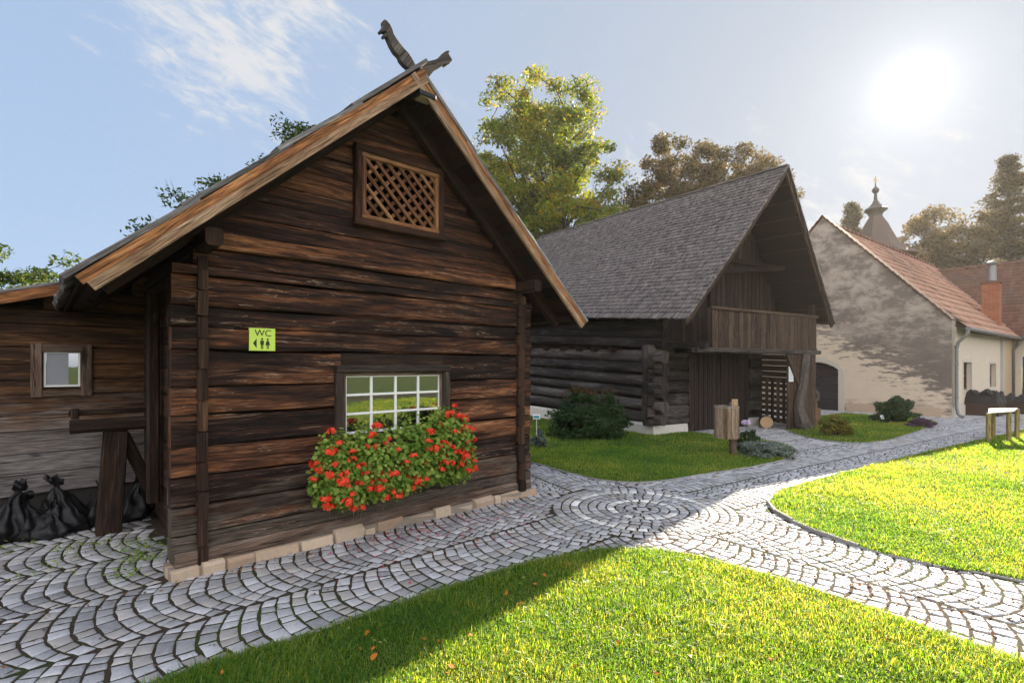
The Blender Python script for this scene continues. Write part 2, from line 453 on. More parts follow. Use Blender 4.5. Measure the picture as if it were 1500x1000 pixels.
def glass_mat():
    m, t = newmat('window_glass')
    gl = t.node('ShaderNodeBsdfGlossy'); gl.inputs['Roughness'].default_value = .02; gl.inputs[0].default_value = (.9, .92, .93, 1)
    df = t.node('ShaderNodeBsdfDiffuse'); df.inputs[0].default_value = (.006, .007, .008, 1)
    lw = t.node('ShaderNodeFresnel'); lw.inputs[0].default_value = 1.9
    tc = t.node('ShaderNodeTexCoord'); n = t.noise(tc.outputs['Object'], 3.0, 2)
    b = t.node('ShaderNodeBump'); b.inputs['Strength'].default_value = .06; b.inputs['Distance'].default_value = .01
    t.l.new(n, b.inputs['Height']); t.l.new(b.outputs[0], gl.inputs['Normal'])
    f = t.math('ADD', t.math('MULTIPLY', lw.outputs[0], 1.3), .22, clamp=True)
    mx = t.node('ShaderNodeMixShader'); t.l.new(f, mx.inputs[0]); t.l.new(df.outputs[0], mx.inputs[1]); t.l.new(gl.outputs[0], mx.inputs[2])
    o = t.node('ShaderNodeOutputMaterial'); t.l.new(mx.outputs[0], o.inputs[0])
    MATS['window_glass'] = m
glass_mat()

def leafmat(name, stops, transl=.45, rough=.55, spec=.25, posscale=.35, posamp=.5, rndamp=.6, tcol=(1.25, 1.15, .45)):
    m, t = newmat(name)
    g = t.node('ShaderNodeNewGeometry')
    n = t.noise(g.outputs['Position'], posscale, 3, .6)
    f = t.math('ADD', t.math('MULTIPLY', t.math('SUBTRACT', n, .5), posamp * 2), t.math('ADD', .5, t.math('MULTIPLY', t.math('SUBTRACT', g.outputs['Random Per Island'], .5), rndamp)))
    c = t.ramp(f, stops)
    p = t.node('ShaderNodeBsdfPrincipled'); t.l.new(c, p.inputs['Base Color'])
    p.inputs['Roughness'].default_value = rough; p.inputs['Specular IOR Level'].default_value = spec
    tr = t.node('ShaderNodeBsdfTranslucent'); t.l.new(t.vmath('MULTIPLY', c, tcol), tr.inputs[0])
    mx = t.node('ShaderNodeMixShader'); mx.inputs[0].default_value = transl
    t.l.new(p.outputs[0], mx.inputs[1]); t.l.new(tr.outputs[0], mx.inputs[2])
    o = t.node('ShaderNodeOutputMaterial'); t.l.new(mx.outputs[0], o.inputs[0])
    MATS[name] = m; return m
leafmat('grass_blades', [(.08, (.028, .10, .012)), (.36, (.06, .175, .018)), (.62, (.14, .245, .032)), (.84, (.32, .35, .09)), (1, (.45, .37, .19))], .58, .42, .4, .7, .45, .60, (3.5, 2.4, .95))
leafmat('tree_yellow', [(.1, (.05, .10, .015)), (.45, (.11, .18, .022)), (.68, (.22, .25, .025)), (.86, (.38, .27, .03)), (1, (.42, .18, .035))], .5, tcol=(1.5, 1.25, .4), posscale=.22)
leafmat('tree_brown', [(.1, (.045, .047, .018)), (.45, (.085, .07, .025)), (.7, (.14, .088, .034)), (1, (.2, .105, .04))], .5, posscale=.25)
leafmat('tree_green', [(.1, (.018, .045, .010)), (.5, (.04, .085, .015)), (.8, (.10, .13, .02)), (1, (.20, .17, .03))], .4)
leafmat('tree_hazy', [(.1, (.065, .055, .032)), (.5, (.12, .092, .055)), (.8, (.18, .135, .08)), (1, (.24, .17, .10))], .45)  # flare veil put into the leaf colour, paler and browner
leafmat('pine_needles', [(.1, (.05, .05, .028)), (.5, (.10, .085, .045)), (1, (.17, .125, .07))], .4)
leafmat('shrub_green', [(.1, (.012, .035, .010)), (.5, (.025, .065, .018)), (.85, (.06, .10, .025)), (1, (.13, .09, .03))], .3, posscale=1.5, posamp=.3)
leafmat('shrub_red', [(.1, (.04, .03, .012)), (.5, (.10, .045, .018)), (1, (.17, .08, .03))], .35, posscale=1.5, posamp=.3)
leafmat('geranium_leaf', [(.1, (.06, .13, .015)), (.4, (.15, .27, .035)), (.7, (.30, .40, .075)), (1, (.50, .46, .17))], .4, posscale=4, posamp=.25)
leafmat('petal_red', [(.1, (.70, .03, .015)), (.5, (.88, .075, .03)), (1, (.95, .16, .07))], .35, tcol=(1.1, .9, .9))
leafmat('petal_magenta', [(.1, (.35, .01, .03)), (1, (.6, .02, .06))], .2, tcol=(1, 1, 1))
leafmat('petal_pink', [(.1, (.5, .35, .55)), (1, (.75, .6, .78))], .3, tcol=(1, 1, 1))
leafmat('silver_leaf', [(.1, (.07, .10, .08)), (.5, (.15, .19, .16)), (1, (.26, .29, .27))], .25, posscale=3)
leafmat('yellow_leaf', [(.1, (.09, .13, .02)), (.5, (.19, .20, .035)), (1, (.30, .17, .04))], .4, posscale=3)
leafmat('heather', [(.1, (.06, .035, .06)), (.5, (.11, .06, .10)), (1, (.16, .10, .14))], .2, posscale=3)
leafmat('autumn_leaf', [(.1, (.35, .08, .012)), (.5, (.55, .18, .02)), (1, (.42, .22, .09))], .3, tcol=(1.1, 1, .8))
leafmat('litter', [(.1, (.10, .045, .02)), (.5, (.22, .10, .03)), (1, (.38, .17, .05))], .2, tcol=(1, 1, 1))

def cobble_mat(name, tone):
    m, t = newmat(name)
    g = t.node('ShaderNodeNewGeometry'); P = g.outputs['Position']; rn = g.outputs['Random Per Island']
    fine = t.noise(P, 160, 3, .7); mid = t.noise(P, 22, 4, .6); big = t.noise(P, 1.2, 3, .6)
    f = t.math('ADD', t.math('MULTIPLY', rn, .60), t.math('ADD', t.math('MULTIPLY', mid, .55), t.math('MULTIPLY', t.math('SUBTRACT', fine, .5), 1.0)))
    f = t.math('ADD', f, t.math('MULTIPLY', t.math('SUBTRACT', big, .5), .35))
    c = t.ramp(f, [(.1, tuple(x * .55 for x in tone)), (.45, tone), (.75, tuple(min(.85, x * 1.35) for x in tone)), (1, tuple(min(.9, x * 1.75) for x in tone))])
    warm = t.mapr(t.noise(P, .9, 4, .6), .55, .75)
    c = t.mix(t.math('MULTIPLY', warm, .4), c, (.36, .30, .23))
    c = t.mix(t.math('MULTIPLY', t.math('GREATER_THAN', t.math('FRACT', t.math('MULTIPLY', rn, 13.7)), .8), .35), c, (.40, .34, .27))
    finish(t, c, .62, t.math('ADD', mid, t.math('MULTIPLY', fine, .4)), .5, .006, .35)
    MATS[name] = m
cobble_mat('granite', (.33, .325, .335)); cobble_mat('pale_granite', (.62, .61, .58))

def joint_mat():
    m, t = newmat('joint_soil')
    g = t.node('ShaderNodeNewGeometry'); P = g.outputs['Position']
    n = t.noise(P, 40, 4, .7); big = t.noise(P, 1.1, 4, .6)
    c = t.mix(n, (.020, .015, .011), (.085, .066, .046))
    c = t.mix(t.math('MULTIPLY', t.mapr(big, .48, .62), .8), c, t.mix(n, (.018, .035, .006), (.06, .085, .015)))
    finish(t, c, .95, n, .8, .01, .1)
    MATS['joint_soil'] = m
joint_mat()

def ground_mat():
    m, t = newmat('lawn_soil')
    g = t.node('ShaderNodeNewGeometry'); P = g.outputs['Position']
    n = t.noise(P, 30, 5, .7); b = t.noise(P, .8, 4, .6)
    c = t.mix(n, (.025, .042, .008), (.075, .115, .02))
    c = t.mix(t.mapr(b, .45, .7), c, (.085, .095, .025))
    finish(t, c, .95, n, .8, .02, .1)
    MATS['lawn_soil'] = m
ground_mat()

def stone_mat(name, a, b, mort=(.25, .22, .19)):
    m, t = newmat(name)
    g = t.node('ShaderNodeNewGeometry'); P = g.outputs['Position']; rn = g.outputs['Random Per Island']
    n = t.noise(P, 12, 6, .65); f2 = t.noise(P, 60, 4, .6)
    c = t.mix(t.math('ADD', t.math('MULTIPLY', rn, .6), t.math('MULTIPLY', n, .5)), a, b)
    c = t.mix(t.math('MULTIPLY', t.mapr(n, .5, .75), .6), c, mort)
    finish(t, c, .85, t.math('ADD', n, f2), .7, .012, .2)
    MATS[name] = m
stone_mat('plinth_stone', (.30, .17, .10), (.66, .53, .39), (.26, .22, .18))
stone_mat('mortar', (.20, .165, .13), (.36, .29, .22), (.15, .13, .10))
stone_mat('white_foundation', (.50, .46, .40), (.66, .62, .56), (.38, .33, .28))
stone_mat('kerb_stone', (.22, .21, .20), (.38, .36, .34), (.18, .17, .15))
stone_mat('dark_footing', (.03, .028, .026), (.07, .065, .06), (.02, .02, .02))

def plaster(name, base, stain=None):
    m, t = newmat(name)
    uvn = t.node('ShaderNodeUVMap'); uvn.uv_map = 'UVMap'; u, v, _ = t.sep(uvn.outputs[0])
    P = uvn.outputs[0]
    n = t.noise(P, 3.5, 6, .65, .3); f = t.noise(P, 45, 4, .6)
    c = t.mix(n, tuple(x * .86 for x in base), tuple(min(.9, x * 1.08) for x in base))
    if stain:
        sv = t.comb(t.math('MULTIPLY', u, 1.1), t.math('MULTIPLY', v, 4.2), 0.0)
        ns = t.noise(sv, 1.6, 7, .62, .35)
        ns2 = t.noise(sv, 6.0, 5, .6, .3)
        hb = t.math('ADD', t.math('MULTIPLY', u, .58), .35)
        k = t.math('SUBTRACT', v, hb)
        k = t.math('ADD', k, t.math('MULTIPLY', t.math('SUBTRACT', ns, .5), 4.2))
        k = t.math('ADD', k, t.math('MULTIPLY', t.math('SUBTRACT', ns2, .5), 1.4))
        sf = t.mapr(k, -.15, .55)
        sc = t.mix(t.noise(P, 1.6, 6, .65, .4), (.075, .060, .058), (.21, .17, .15))
        # upper part: paler, browner remains of render over the brick
        up = t.mapr(t.math('ADD', v, t.math('MULTIPLY', t.math('SUBTRACT', ns, .5), 4.0)), 1.6, 3.4)
        pat = t.mapr(t.noise(t.comb(u, t.math('MULTIPLY', v, 1.5), 0.0), 1.1, 9, .72, .1), 0.41, .60)
        sc = t.mix(t.math('MULTIPLY', up, .85), sc, t.mix(pat, (.17, .14, .125), (.47, .395, .335)))
        c = t.mix(t.math('MULTIPLY', sf, .93), c, sc)
        c = t.mix(t.math('MULTIPLY', t.mapr(v, .55, .15), t.mapr(ns, .4, .6)), c, (.20, .15, .11))
    else:
        c = t.mix(t.math('MULTIPLY', t.mapr(t.math('ADD', v, t.math('MULTIPLY', n, .2)), .55, .40), .75), c, (.42, .42, .42))
    finish(t, c, .9, t.math('ADD', n, t.math('MULTIPLY', f, .4)), .4, .012, .15)
    MATS[name] = m
plaster('plaster_stained', (.68, .55, .42), True)
plaster('plaster_cream', (.66, .56, .44))
plaster('plaster_ochre', (.52, .38, .24))
simple('plaster_white', (.56, .50, .42), .85, var=.1, scale=3)
simple('tower_render', (.30, .22, .17), .9, var=.3, scale=2)

def tile_mat(name, a, b):
    m, t = newmat(name)
    g = t.node('ShaderNodeNewGeometry'); P = g.outputs['Position']; rn = g.outputs['Random Per Island']
    n = t.noise(P, 6, 5, .65); bg = t.noise(P, .6, 4, .6)
    c = t.mix(t.math('ADD', t.math('MULTIPLY', rn, .7), t.math('MULTIPLY', n, .35)), a, b)
    c = t.mix(t.math('MULTIPLY', t.mapr(bg, .5, .7), .6), c, (.10, .075, .06))
    finish(t, c, .75, n, .4, .01, .25)
    MATS[name] = m
tile_mat('roof_tile', (.29, .145, .10), (.55, .32, .23)); tile_mat('roof_tile_dark', (.10, .048, .034), (.19, .095, .065))

tile_mat('tower_tile', (.075, .052, .042), (.14, .10, .082))
def brick_mat():
    m, t = newmat('chimney_brick')
    uvn = t.node('ShaderNodeUVMap'); uvn.uv_map = 'UVMap'
    u, v, _ = t.sep(uvn.outputs[0])
    br = t.node('ShaderNodeTexBrick'); t.l.new(t.comb(v, u, 0.0), br.inputs['Vector'])
    br.inputs['Scale'].default_value = 1.0; br.inputs['Brick Width'].default_value = .24; br.inputs['Row Height'].default_value = .075
    br.inputs['Mortar Size'].default_value = .010
    br.inputs['Color1'].default_value = (.33, .085, .035, 1); br.inputs['Color2'].default_value = (.45, .15, .065, 1); br.inputs['Mortar'].default_value = (.30, .20, .15, 1)
    n = t.noise(uvn.outputs[0], 14, 5, .6)
    c = t.mix(t.math('MULTIPLY', n, .5), br.outputs[0], (.20, .07, .04))
    finish(t, c, .85, t.math('SUBTRACT', n, br.outputs[1]), .5, .01, .2)
    MATS['chimney_brick'] = m
brick_mat()
M = MATS

# ------------------------------------------------------------------ ground plan
UP = Vector((0, 0, 1))
H0 = Vector((-2.55, 3.83, 0)); U = Vector((.734, .679, 0)); N = Vector((.679, -.734, 0))     # hut: along its front, out of its front
def hp(s, d, z): return H0 + U * s + N * d + UP * z
BC = Vector((3.28, 11.76, 0)); BF = Vector((.8575, .5145, 0)); BB = Vector((-.534, .845, 0))   # barn: along its front, back
def bp(a, b, z, tilt=.039): return BC + BF * a + BB * b + UP * (z + tilt * max(b, -2))
HC = Vector((13.4, 15.6, 0)); HS = Vector((.793, .61, 0)); HG = Vector((-.61, .793, 0))         # house: along its eaves, along its gable
def fp(s, g, z): return HC + HS * s + HG * g + UP * z

def smooth_poly(pts, n=6, closed=False):
    pts = [Vector((p[0], p[1], 0)) for p in pts]; out = []
    m = len(pts)
    for i in range(m - 1):
        p0, p1, p2, p3 = pts[max(i - 1, 0)], pts[i], pts[i + 1], pts[min(i + 2, m - 1)]
        for k in range(n):
            t = k / n
            out.append(.5 * ((2 * p1) + (p2 - p0) * t + (2 * p0 - 5 * p1 + 4 * p2 - p3) * t * t + (3 * p1 - p0 - 3 * p2 + p3) * t ** 3))
    out.append(pts[-1]); return out

near_edge = smooth_poly([(-5.2, -.75), (-3.4, .95)] + [gp(*p) for p in ((240, 998), (400, 949), (500, 914), (600, 881), (700, 848), (800, 821), (900, 808), (1000, 812), (1100, 838), (1200, 868), (1300, 902), (1400, 938), (1500, 973))] + [(3.35, 1.8), (4.3, .2), (5.6, -1.8)])
right_edge = smooth_poly([(6.3, .3), (4.75, 2.3)] + [gp(*p) for p in ((1500, 853), (1400, 836), (1300, 814), (1220, 790), (1160, 765), (1128, 744), (1130, 731), (1160, 714), (1250, 690), (1350, 664), (1440, 644), (1500, 631))] + [(16.5, 14.6)])
barn_edge = smooth_poly([(-2.5, 11.2), (-.7, 9.4)] + [gp(*p) for p in ((778, 678), (820, 690), (870, 702), (920, 708), (965, 706), (1010, 699), (1060, 691), (1110, 683), (1150, 673), (1166, 662), (1150, 652), (1105, 643), (1062, 640))])
bed_edge = smooth_poly([gp(*p) for p in ((1150, 629), (1175, 639), (1225, 648), (1285, 648), (1330, 637), (1365, 624), (1372, 619), (1340, 613), (1290, 609), (1235, 606))])
LAWN_NEAR = near_edge + [Vector((6, -8, 0)), Vector((-12, -8, 0)), Vector((-9, -4.5, 0))]
LAWN_RIGHT = right_edge + [Vector((24, 8, 0)), Vector((14, -6, 0)), Vector((8, -3, 0))]
LAWN_BARN = barn_edge + [bp(1.15, -.02, 0), bp(0, 0, 0), bp(0, 8.6, 0), Vector((-6, 16, 0))]
LAWN_BED = bed_edge + [bp(4.85, .3, 0), bp(4.8, -1.0, 0)]
LAWNS = dict(near=LAWN_NEAR, right=LAWN_RIGHT, barn=LAWN_BARN, bed=LAWN_BED)

def inside(poly, X, Y):
    c = np.zeros(X.shape, bool); n = len(poly)
    for i in range(n):
        x1, y1 = poly[i][0], poly[i][1]; x2, y2 = poly[(i + 1) % n][0], poly[(i + 1) % n][1]
        if y1 == y2: continue
        k = ((y1 > Y) != (y2 > Y)) & (X < (x2 - x1) * (Y - y1) / (y2 - y1) + x1)
        c ^= k
    return c
HUT_POLY = [hp(-.02, .06, 0), hp(3.83, .06, 0), hp(3.83, -6, 0), hp(.1, -6, 0), hp(.1, -.05, 0), hp(-.02, -.05, 0)]
SHED_POLY = [hp(.1, -2.3, 0), hp(-5, -2.3, 0), hp(-5, -8, 0), hp(.1, -8, 0)]
BARN_POLY = [bp(0, 0, 0), bp(4.6, 0, 0), bp(4.6, 9, 0), bp(0, 9, 0)]
HOUSE_POLY = [fp(0, 0, 0), fp(9, 0, 0), fp(9, -3, 0), fp(16, -3, 0), fp(16, 8, 0), fp(0, 7.3, 0)]

# one sheet to the horizon
g = MB(); S = 900
gv = [g.add((x, y, -.03)) for x, y in ((-S, -S), (S, -S), (S, S), (-S, S))]; g.face(gv, [(0, 0)] * 4)
ground = g.build('ground', M['lawn_soil']); tag(ground, 'grassy ground reaching out beyond the buildings', 'ground', kind='structure')
pv = MB()
pv.face([pv.add(p) for p in ((-12, -6, .001), (22, -6, .001), (26, 26, .001), (-12, 26, .001))], [(0, 0)] * 4)
tag(pv.build('path_bed', M['joint_soil']), 'dark mossy joint soil under the cobbles', 'path', kind='structure')

def lawn_sheet(name, poly, label):
    bm = bmesh.new(); vs = [bm.verts.new((p[0], p[1], .016)) for p in poly]
    f = bm.faces.new(vs)
    if f.normal.z < 0: f.normal_flip()
    bmesh.ops.triangulate(bm, faces=[f])
    me = bpy.data.meshes.new(name); bm.to_mesh(me); bm.free()
    tag(link(name, me, M['lawn_soil']), label, 'lawn', kind='structure')
lawn_sheet('lawn_near', LAWN_NEAR, 'curved sunny lawn in front of the path')
lawn_sheet('lawn_right', LAWN_RIGHT, 'sunny lawn at the right beyond the cobbled path')
lawn_sheet('lawn_barn', LAWN_BARN, 'shaded lawn in front of the log barn')
lawn_sheet('lawn_bed', LAWN_BED, 'small shaded lawn bed below the stained gable')

# kerb edging along the lawns
def edging(name, pts, label, w, h, mat, seg=.32, jit=.006):
    mb = MB(3); acc = []
    for i in range(len(pts) - 1):
        L = (pts[i + 1] - pts[i]).length; k = max(1, round(L / .08))
        for j in range(k): acc.append(pts[i].lerp(pts[i + 1], j / k))
    acc.append(pts[-1]); cur = acc[0]; last = 0
    for i in range(1, len(acc)):
        if (acc[i] - acc[last]).length > seg or i == len(acc) - 1:
            a, b = acc[last], acc[i]; d = (b - a)
            if d.length > .02:
                d = d.normalized() * .004
                mb.bar(a + d + UP * (h / 2 - .02 + mb.rnd.uniform(-jit, jit)), b - d + UP * (h / 2 - .02 + mb.rnd.uniform(-jit, jit)), UP, h + .04, w, 1)
            last = i
    tag(mb.build(name, M[mat]), label, 'kerb', kind='structure')
edging('kerb_near_lawn', near_edge, 'thin stone edging along the near lawn', .035, .022, 'kerb_stone', .12, .003)
edging('kerb_right_edge', right_edge[:28], 'thin stone edging along the right lawn', .022, .018, 'kerb_stone', .25, .003)
edging('kerb_right_rim', right_edge[49:], 'thin stone edging along the far side of the right lawn', .022, .018, 'kerb_stone', .25, .003)
edging('kerb_right_lawn', right_edge[27:50], 'curved stone kerb round the tip of the right lawn', .035, .040, 'kerb_stone', .35)
edging('kerb_barn_lawn', barn_edge[12:], 'thin stone edging along the barn lawn', .035, .022, 'kerb_stone', .25, .003)
edging('kerb_bed', bed_edge, 'thin stone edging round the small bed', .035, .022, 'kerb_stone', .25, .003)

# ------------------------------------------------------------------ cobbles: segmental arches in lanes, and a rosette
rng = np.random.default_rng(7)
C0 = np.array((1.45, 5.71))
def lanes(org, dr, offs, W, x0, x1, pitch):
    org = np.array(org[:2]); dr = np.array(dr[:2]) / np.linalg.norm(dr[:2]); sd = np.array((-dr[1], dr[0]))
    out = []
    sag = W * .155
    for li, oc in enumerate(offs):
        for r in range(int((x1 - x0) / pitch)):
            xa = x0 + r * pitch + rng.uniform(-.0025, .0025); ph = rng.uniform(-.5, .5)
            n = int(round(W / .105)) + rng.integers(-1, 2)
            e = np.linspace(-1, 1, n + 1); e = e * (1.12 - .12 * e * e); e[1:-1] += rng.uniform(-.07, .07, n - 1) + .06 * ph
            for i in range(n):
                q = []
                for (tt, xx) in ((e[i], 0), (e[i + 1], 0), (e[i + 1], pitch), (e[i], pitch)):
                    al = xa + xx + sag * (1 - tt * tt) + .012 * math.sin(r * .7 + tt * 3)
                    # rows fan a little so that stones stay square where the arch leans
                    dt = 2 * sag * tt * pitch / ((W / 2) ** 2 + 4 * sag * sag * tt * tt)
                    sh = tt - dt * .5 if xx == 0 else tt + dt * .5
                    sh = max(-1.0, min(1.0, sh)); al = xa + xx + sag * (1 - sh * sh) + .012 * math.sin((r + xx / pitch) * .7 + sh * 3)
                    q.append(org + dr * al + sd * (oc + sh * W / 2))
                out.append(q)
    return np.array(out)
A_U = -U; W_ = .82
arms = []
offsA = [-(.46 + W_ * k) for k in range(-5, 3)]
# arm along the hut front (offset measured out of the wall)
a1 = lanes(hp(4.2, 0, 0), (-U.x, -U.y), [.44 - W_ * k for k in range(-3, 5)], W_, 0, 11, .106)
d2 = np.array((.60, -.80)); a2 = lanes((2.0, 5.3), d2, [-1.72, -.86, 0.0, .86, 1.72], .86, -2.2, 9.5, .108)
d3 = np.array((.83, .558)); a3 = lanes((2.1, 6.25), d3, [.8 * k - .3 for k in range(-4, 9)], .8, -2.4, 22, .108)
d4 = np.array((-.45, .89)); a4 = lanes((1.1, 6.7), d4, [-1.6, -.8, 0, .8, 1.6], .8, -1.8, 5, .108)
AX = [(hp(3.2, .85, 0).to_2d(), hp(-7, .85, 0).to_2d()), (Vector((2.35, 4.75)), Vector((2.35, 4.75)) + Vector(d2) * 9),
      (Vector((2.6, 6.55)), Vector((2.6, 6.55)) + Vector(d3) * 20), (Vector((.75, 7.3)), Vector((.75, 7.3)) + Vector(d4) * 6)]
def segd(P, a, b):
    a = np.array(a); b = np.array(b); d = b - a; t = np.clip(((P - a) @ d) / (d @ d), 0, 1)
    return np.linalg.norm(P - (a + t[:, None] * d), axis=1)
Qs = []
for k, q in enumerate((a1, a2, a3, a4)):
    c = q.mean(axis=1); D = np.stack([segd(c, *ax) for ax in AX])
    if k == 0 or True:
        left = (c[:, 0] < hp(2.2, 0, 0).x) & (c[:, 1] < 9)
        own = np.where(left, 0, D.argmin(axis=0))
    Qs.append(q[own == k])
Q = np.concatenate(Qs)
cc = Q.mean(axis=1); keep = np.linalg.norm(cc - C0, axis=1) > 1.01
for p in list(LAWNS.values()) + [HUT_POLY, SHED_POLY, BARN_POLY, HOUSE_POLY]: keep &= ~inside(p, cc[:, 0], cc[:, 1])
keep &= (cc[:, 1] > -2) & (cc[:, 1] < 24) & (cc[:, 0] > -8) & (cc[:, 0] < 20) & (np.abs(cc[:, 0]) < 1.35 * np.maximum(cc[:, 1], 0) + 2.5)
Q = Q[keep]
ringq = []; ringm = []
for ri in range(10):
    r0 = .10 * ri; r1 = r0 + .10
    n = max(1, int(round(2 * math.pi * (r0 + .05) / .108))) if ri else 1
    if ri == 0:
        ringq.append([C0 + np.array(p) for p in ((-.07, -.07), (.07, -.07), (.07, .07), (-.07, .07))]); ringm.append(0); continue
    ph = rng.uniform(0, 6)
    ed = ph + np.linspace(0, 2 * math.pi, n + 1)[:-1] + rng.uniform(-.08, .08, n) / (r0 / .1 + .5)
    for i in range(n):
        t0, t1 = ed[i], ed[(i + 1) % n] + (2 * math.pi if i == n - 1 else 0)
        ringq.append([C0 + np.array((math.cos(t), math.sin(t))) * rr for t, rr in ((t0, r0), (t0, r1), (t1, r1), (t1, r0))])
        ringm.append(1 if ri in (3, 7) and rng.random() < .85 else 0)
Q = np.concatenate([Q, np.array(ringq)]); QM = np.concatenate([np.zeros(len(Q) - len(ringq), int), np.array(ringm)])
def cobble_mesh(Q, QM):
    m = len(Q)
    Q = Q + rng.uniform(-.0048, .0048, Q.shape)
    # orient counter-clockwise
    ar = (Q[:, 1, 0] - Q[:, 0, 0]) * (Q[:, 2, 1] - Q[:, 0, 1]) - (Q[:, 1, 1] - Q[:, 0, 1]) * (Q[:, 2, 0] - Q[:, 0, 0])
    Q[ar < 0] = Q[ar < 0][:, ::-1]
    c = Q.mean(axis=1, keepdims=True)
    ring = np.empty((m, 8, 2))
    cs = .86
    for k in range(4):
        a, b = Q[:, k], Q[:, (k + 1) % 4]
        ring[:, 2 * k] = c[:, 0] + (a - c[:, 0]) * .965
        ring[:, 2 * k + 1] = (a + b) / 2 + rng.uniform(-.004, .004, (m, 2))
    dl = ring - c; ln = np.linalg.norm(dl, axis=2, keepdims=True)
    gap = rng.uniform(.0026, .0060, (m, 1, 1))
    ring1 = c + dl * (1 - gap / ln)
    ring2 = c + dl * (1 - (gap + .005) / ln); ring3 = c + dl * (1 - (gap + .017) / ln)
    h = rng.uniform(.0015, .0045, (m, 1)); tx = rng.uniform(-.03, .03, (m, 1)); ty = rng.uniform(-.03, .03, (m, 1))
    V = np.zeros((m, 25, 3))
    for j, (rg, z) in enumerate(((ring1, -.012), (ring2, .0), (ring3, .0045))):
        V[:, 8 * j:8 * j + 8, :2] = rg
        V[:, 8 * j:8 * j + 8, 2] = (z if j == 0 else h + z + (rg[:, :, 0] - c[:, :, 0]) * tx + (rg[:, :, 1] - c[:, :, 1]) * ty)
    V[:, 24, :2] = c[:, 0]; V[:, 24, 2] = h[:, 0] + .0050
    F = []
    for j in range(2):
        for k in range(8): F.append((8 * j + k, 8 * j + (k + 1) % 8, 8 * j + 8 + (k + 1) % 8, 8 * j + 8 + k))
    for k in range(0, 8, 2): F.append((16 + k, 16 + k + 1, 16 + (k + 2) % 8, 24))
    F = np.array(F); nf = len(F)
    FF = (F[None] + (np.arange(m) * 25)[:, None, None]).reshape(-1, 4)
    return npmesh('cobbles', V.reshape(-1, 3), FF, smooth=False, mats=np.repeat(QM, nf))
cob = link('path_cobbles', cobble_mesh(Q, QM), [M['granite'], M['pale_granite']])
tag(cob, 'grey granite cobbles laid in arches with a white ringed rosette', 'path', kind='structure')

# ------------------------------------------------------------------ the log hut
hut = empty('log_hut', hp(1.895, 0, 0), 'dark brown log hut with gable, lattice opening and flower window', 'hut')
def cut_rect(segs, hole):
    s0, s1, z0, z1 = hole; out = []
    for (a, b, c, d) in segs:
        if b <= s0 or a >= s1 or d <= z0 or c >= z1: out.append((a, b, c, d)); continue
        if a < s0: out.append((a, s0, c, d))
        if b > s1: out.append((s1, b, c, d))
        if c < z0 - .02: out.append((max(a, s0), min(b, s1), c, z0))
        if d > z1 + .02: out.append((max(a, s0), min(b, s1), z1, d))
    return out
WIN = (1.33, 2.46, .94, 1.545); LAT = (1.54, 2.37, 3.0, 3.61)
ZB = [.11, .30, .52, .74, .968, 1.215, 1.43, 1.716, 1.895, 2.06, 2.295, 2.375, 2.51, 2.66]
SL = .902; ZA = 4.42; SM = 1.895
def roof_z(s): return ZA - SL * abs(s - SM)
HEADS = []
mb = MB(11)
for i in range(len(ZB) - 1):
    z0, z1 = ZB[i], ZB[i + 1]
    s0, s1 = 0.0, 3.79
    if z1 > 2.3:
        lim = (z1 - (ZA - .33 - SL * SM)) / SL
        s0 = max(0, lim); s1 = 3.79 - max(0, lim)
    if i == 12: s0, s1 = .30, 3.50
    proud = {9: .0, 10: .03, 12: .035, 7: .012, 3: -.008}.get(i, mb.rnd.uniform(-.016, .016))
    for (a, b, c, d) in cut_rect([(s0, s1, z0, z1)], WIN):
        L = b - a
        if L < 1.3 and a > 1.2 and b < 2.6: HEADS.append((a, b, c, d)); continue
        mb.bar(hp(a, -.075 + proud, (c + d) / 2), hp(b, -.075 + proud, (c + d) / 2 + mb.rnd.uniform(-.006, .006)), UP, d - c - .009, .15, max(2, int(L / .12)), .0115, .10)
mb.build('log_wall', M['hut_logs'], hut)
for (a, b, c, d) in HEADS:
    mb = MB(10); mb.bar(hp(a, -.07, (c + d) / 2), hp(b, -.07, (c + d) / 2), UP, d - c - .004, .14, 6, .004, .1)
    mb.build('head_board', M['dark_timber'], hut)
# crossing ends of the side walls at both corners
mb = MB(12)
for sc in (.20, 3.60):
    for i in range(-1, 11):
        z0 = .06 if i < 0 else (ZB[i] + ZB[i + 1]) / 2; z1 = (ZB[i + 1] + ZB[i + 2]) / 2
        e = mb.rnd.uniform(.035, .065)
        mb.bar(hp(sc, e, (z0 + z1) / 2), hp(sc, -5.6, (z0 + z1) / 2), UP, z1 - z0 - .006, .07 if sc < 1 else .11, 14, .006, .16)
mb.bar(hp(.2, -5.5, 1.2), hp(3.6, -5.5, 1.2), UP, 2.5, .12)
for i in range(10):
    z = 2.6 + i * .17; hw = (ZA - .3 - z - .1) / SL
    if hw > .05: mb.bar(hp(SM - hw, -5.5, z), hp(SM + hw, -5.5, z), UP, .16, .05)
mb.build('side_wall', M['hut_corner'], hut)
mb = MB(16); mb.box(hp(.24, -.24, .1), U * 3.3, N * .05, UP * 2.5); mb.build('inner_lining', M['dark_timber'], hut)  # added dark sheet, blocks daylight through the log gaps
# sill beam
mb = MB(13); mb.bar(hp(.02, -.055, .105), hp(3.77, -.055, .105), UP, .15, .17, 12, .006); mb.build('sill_beam', M['frame_wood'], hut)
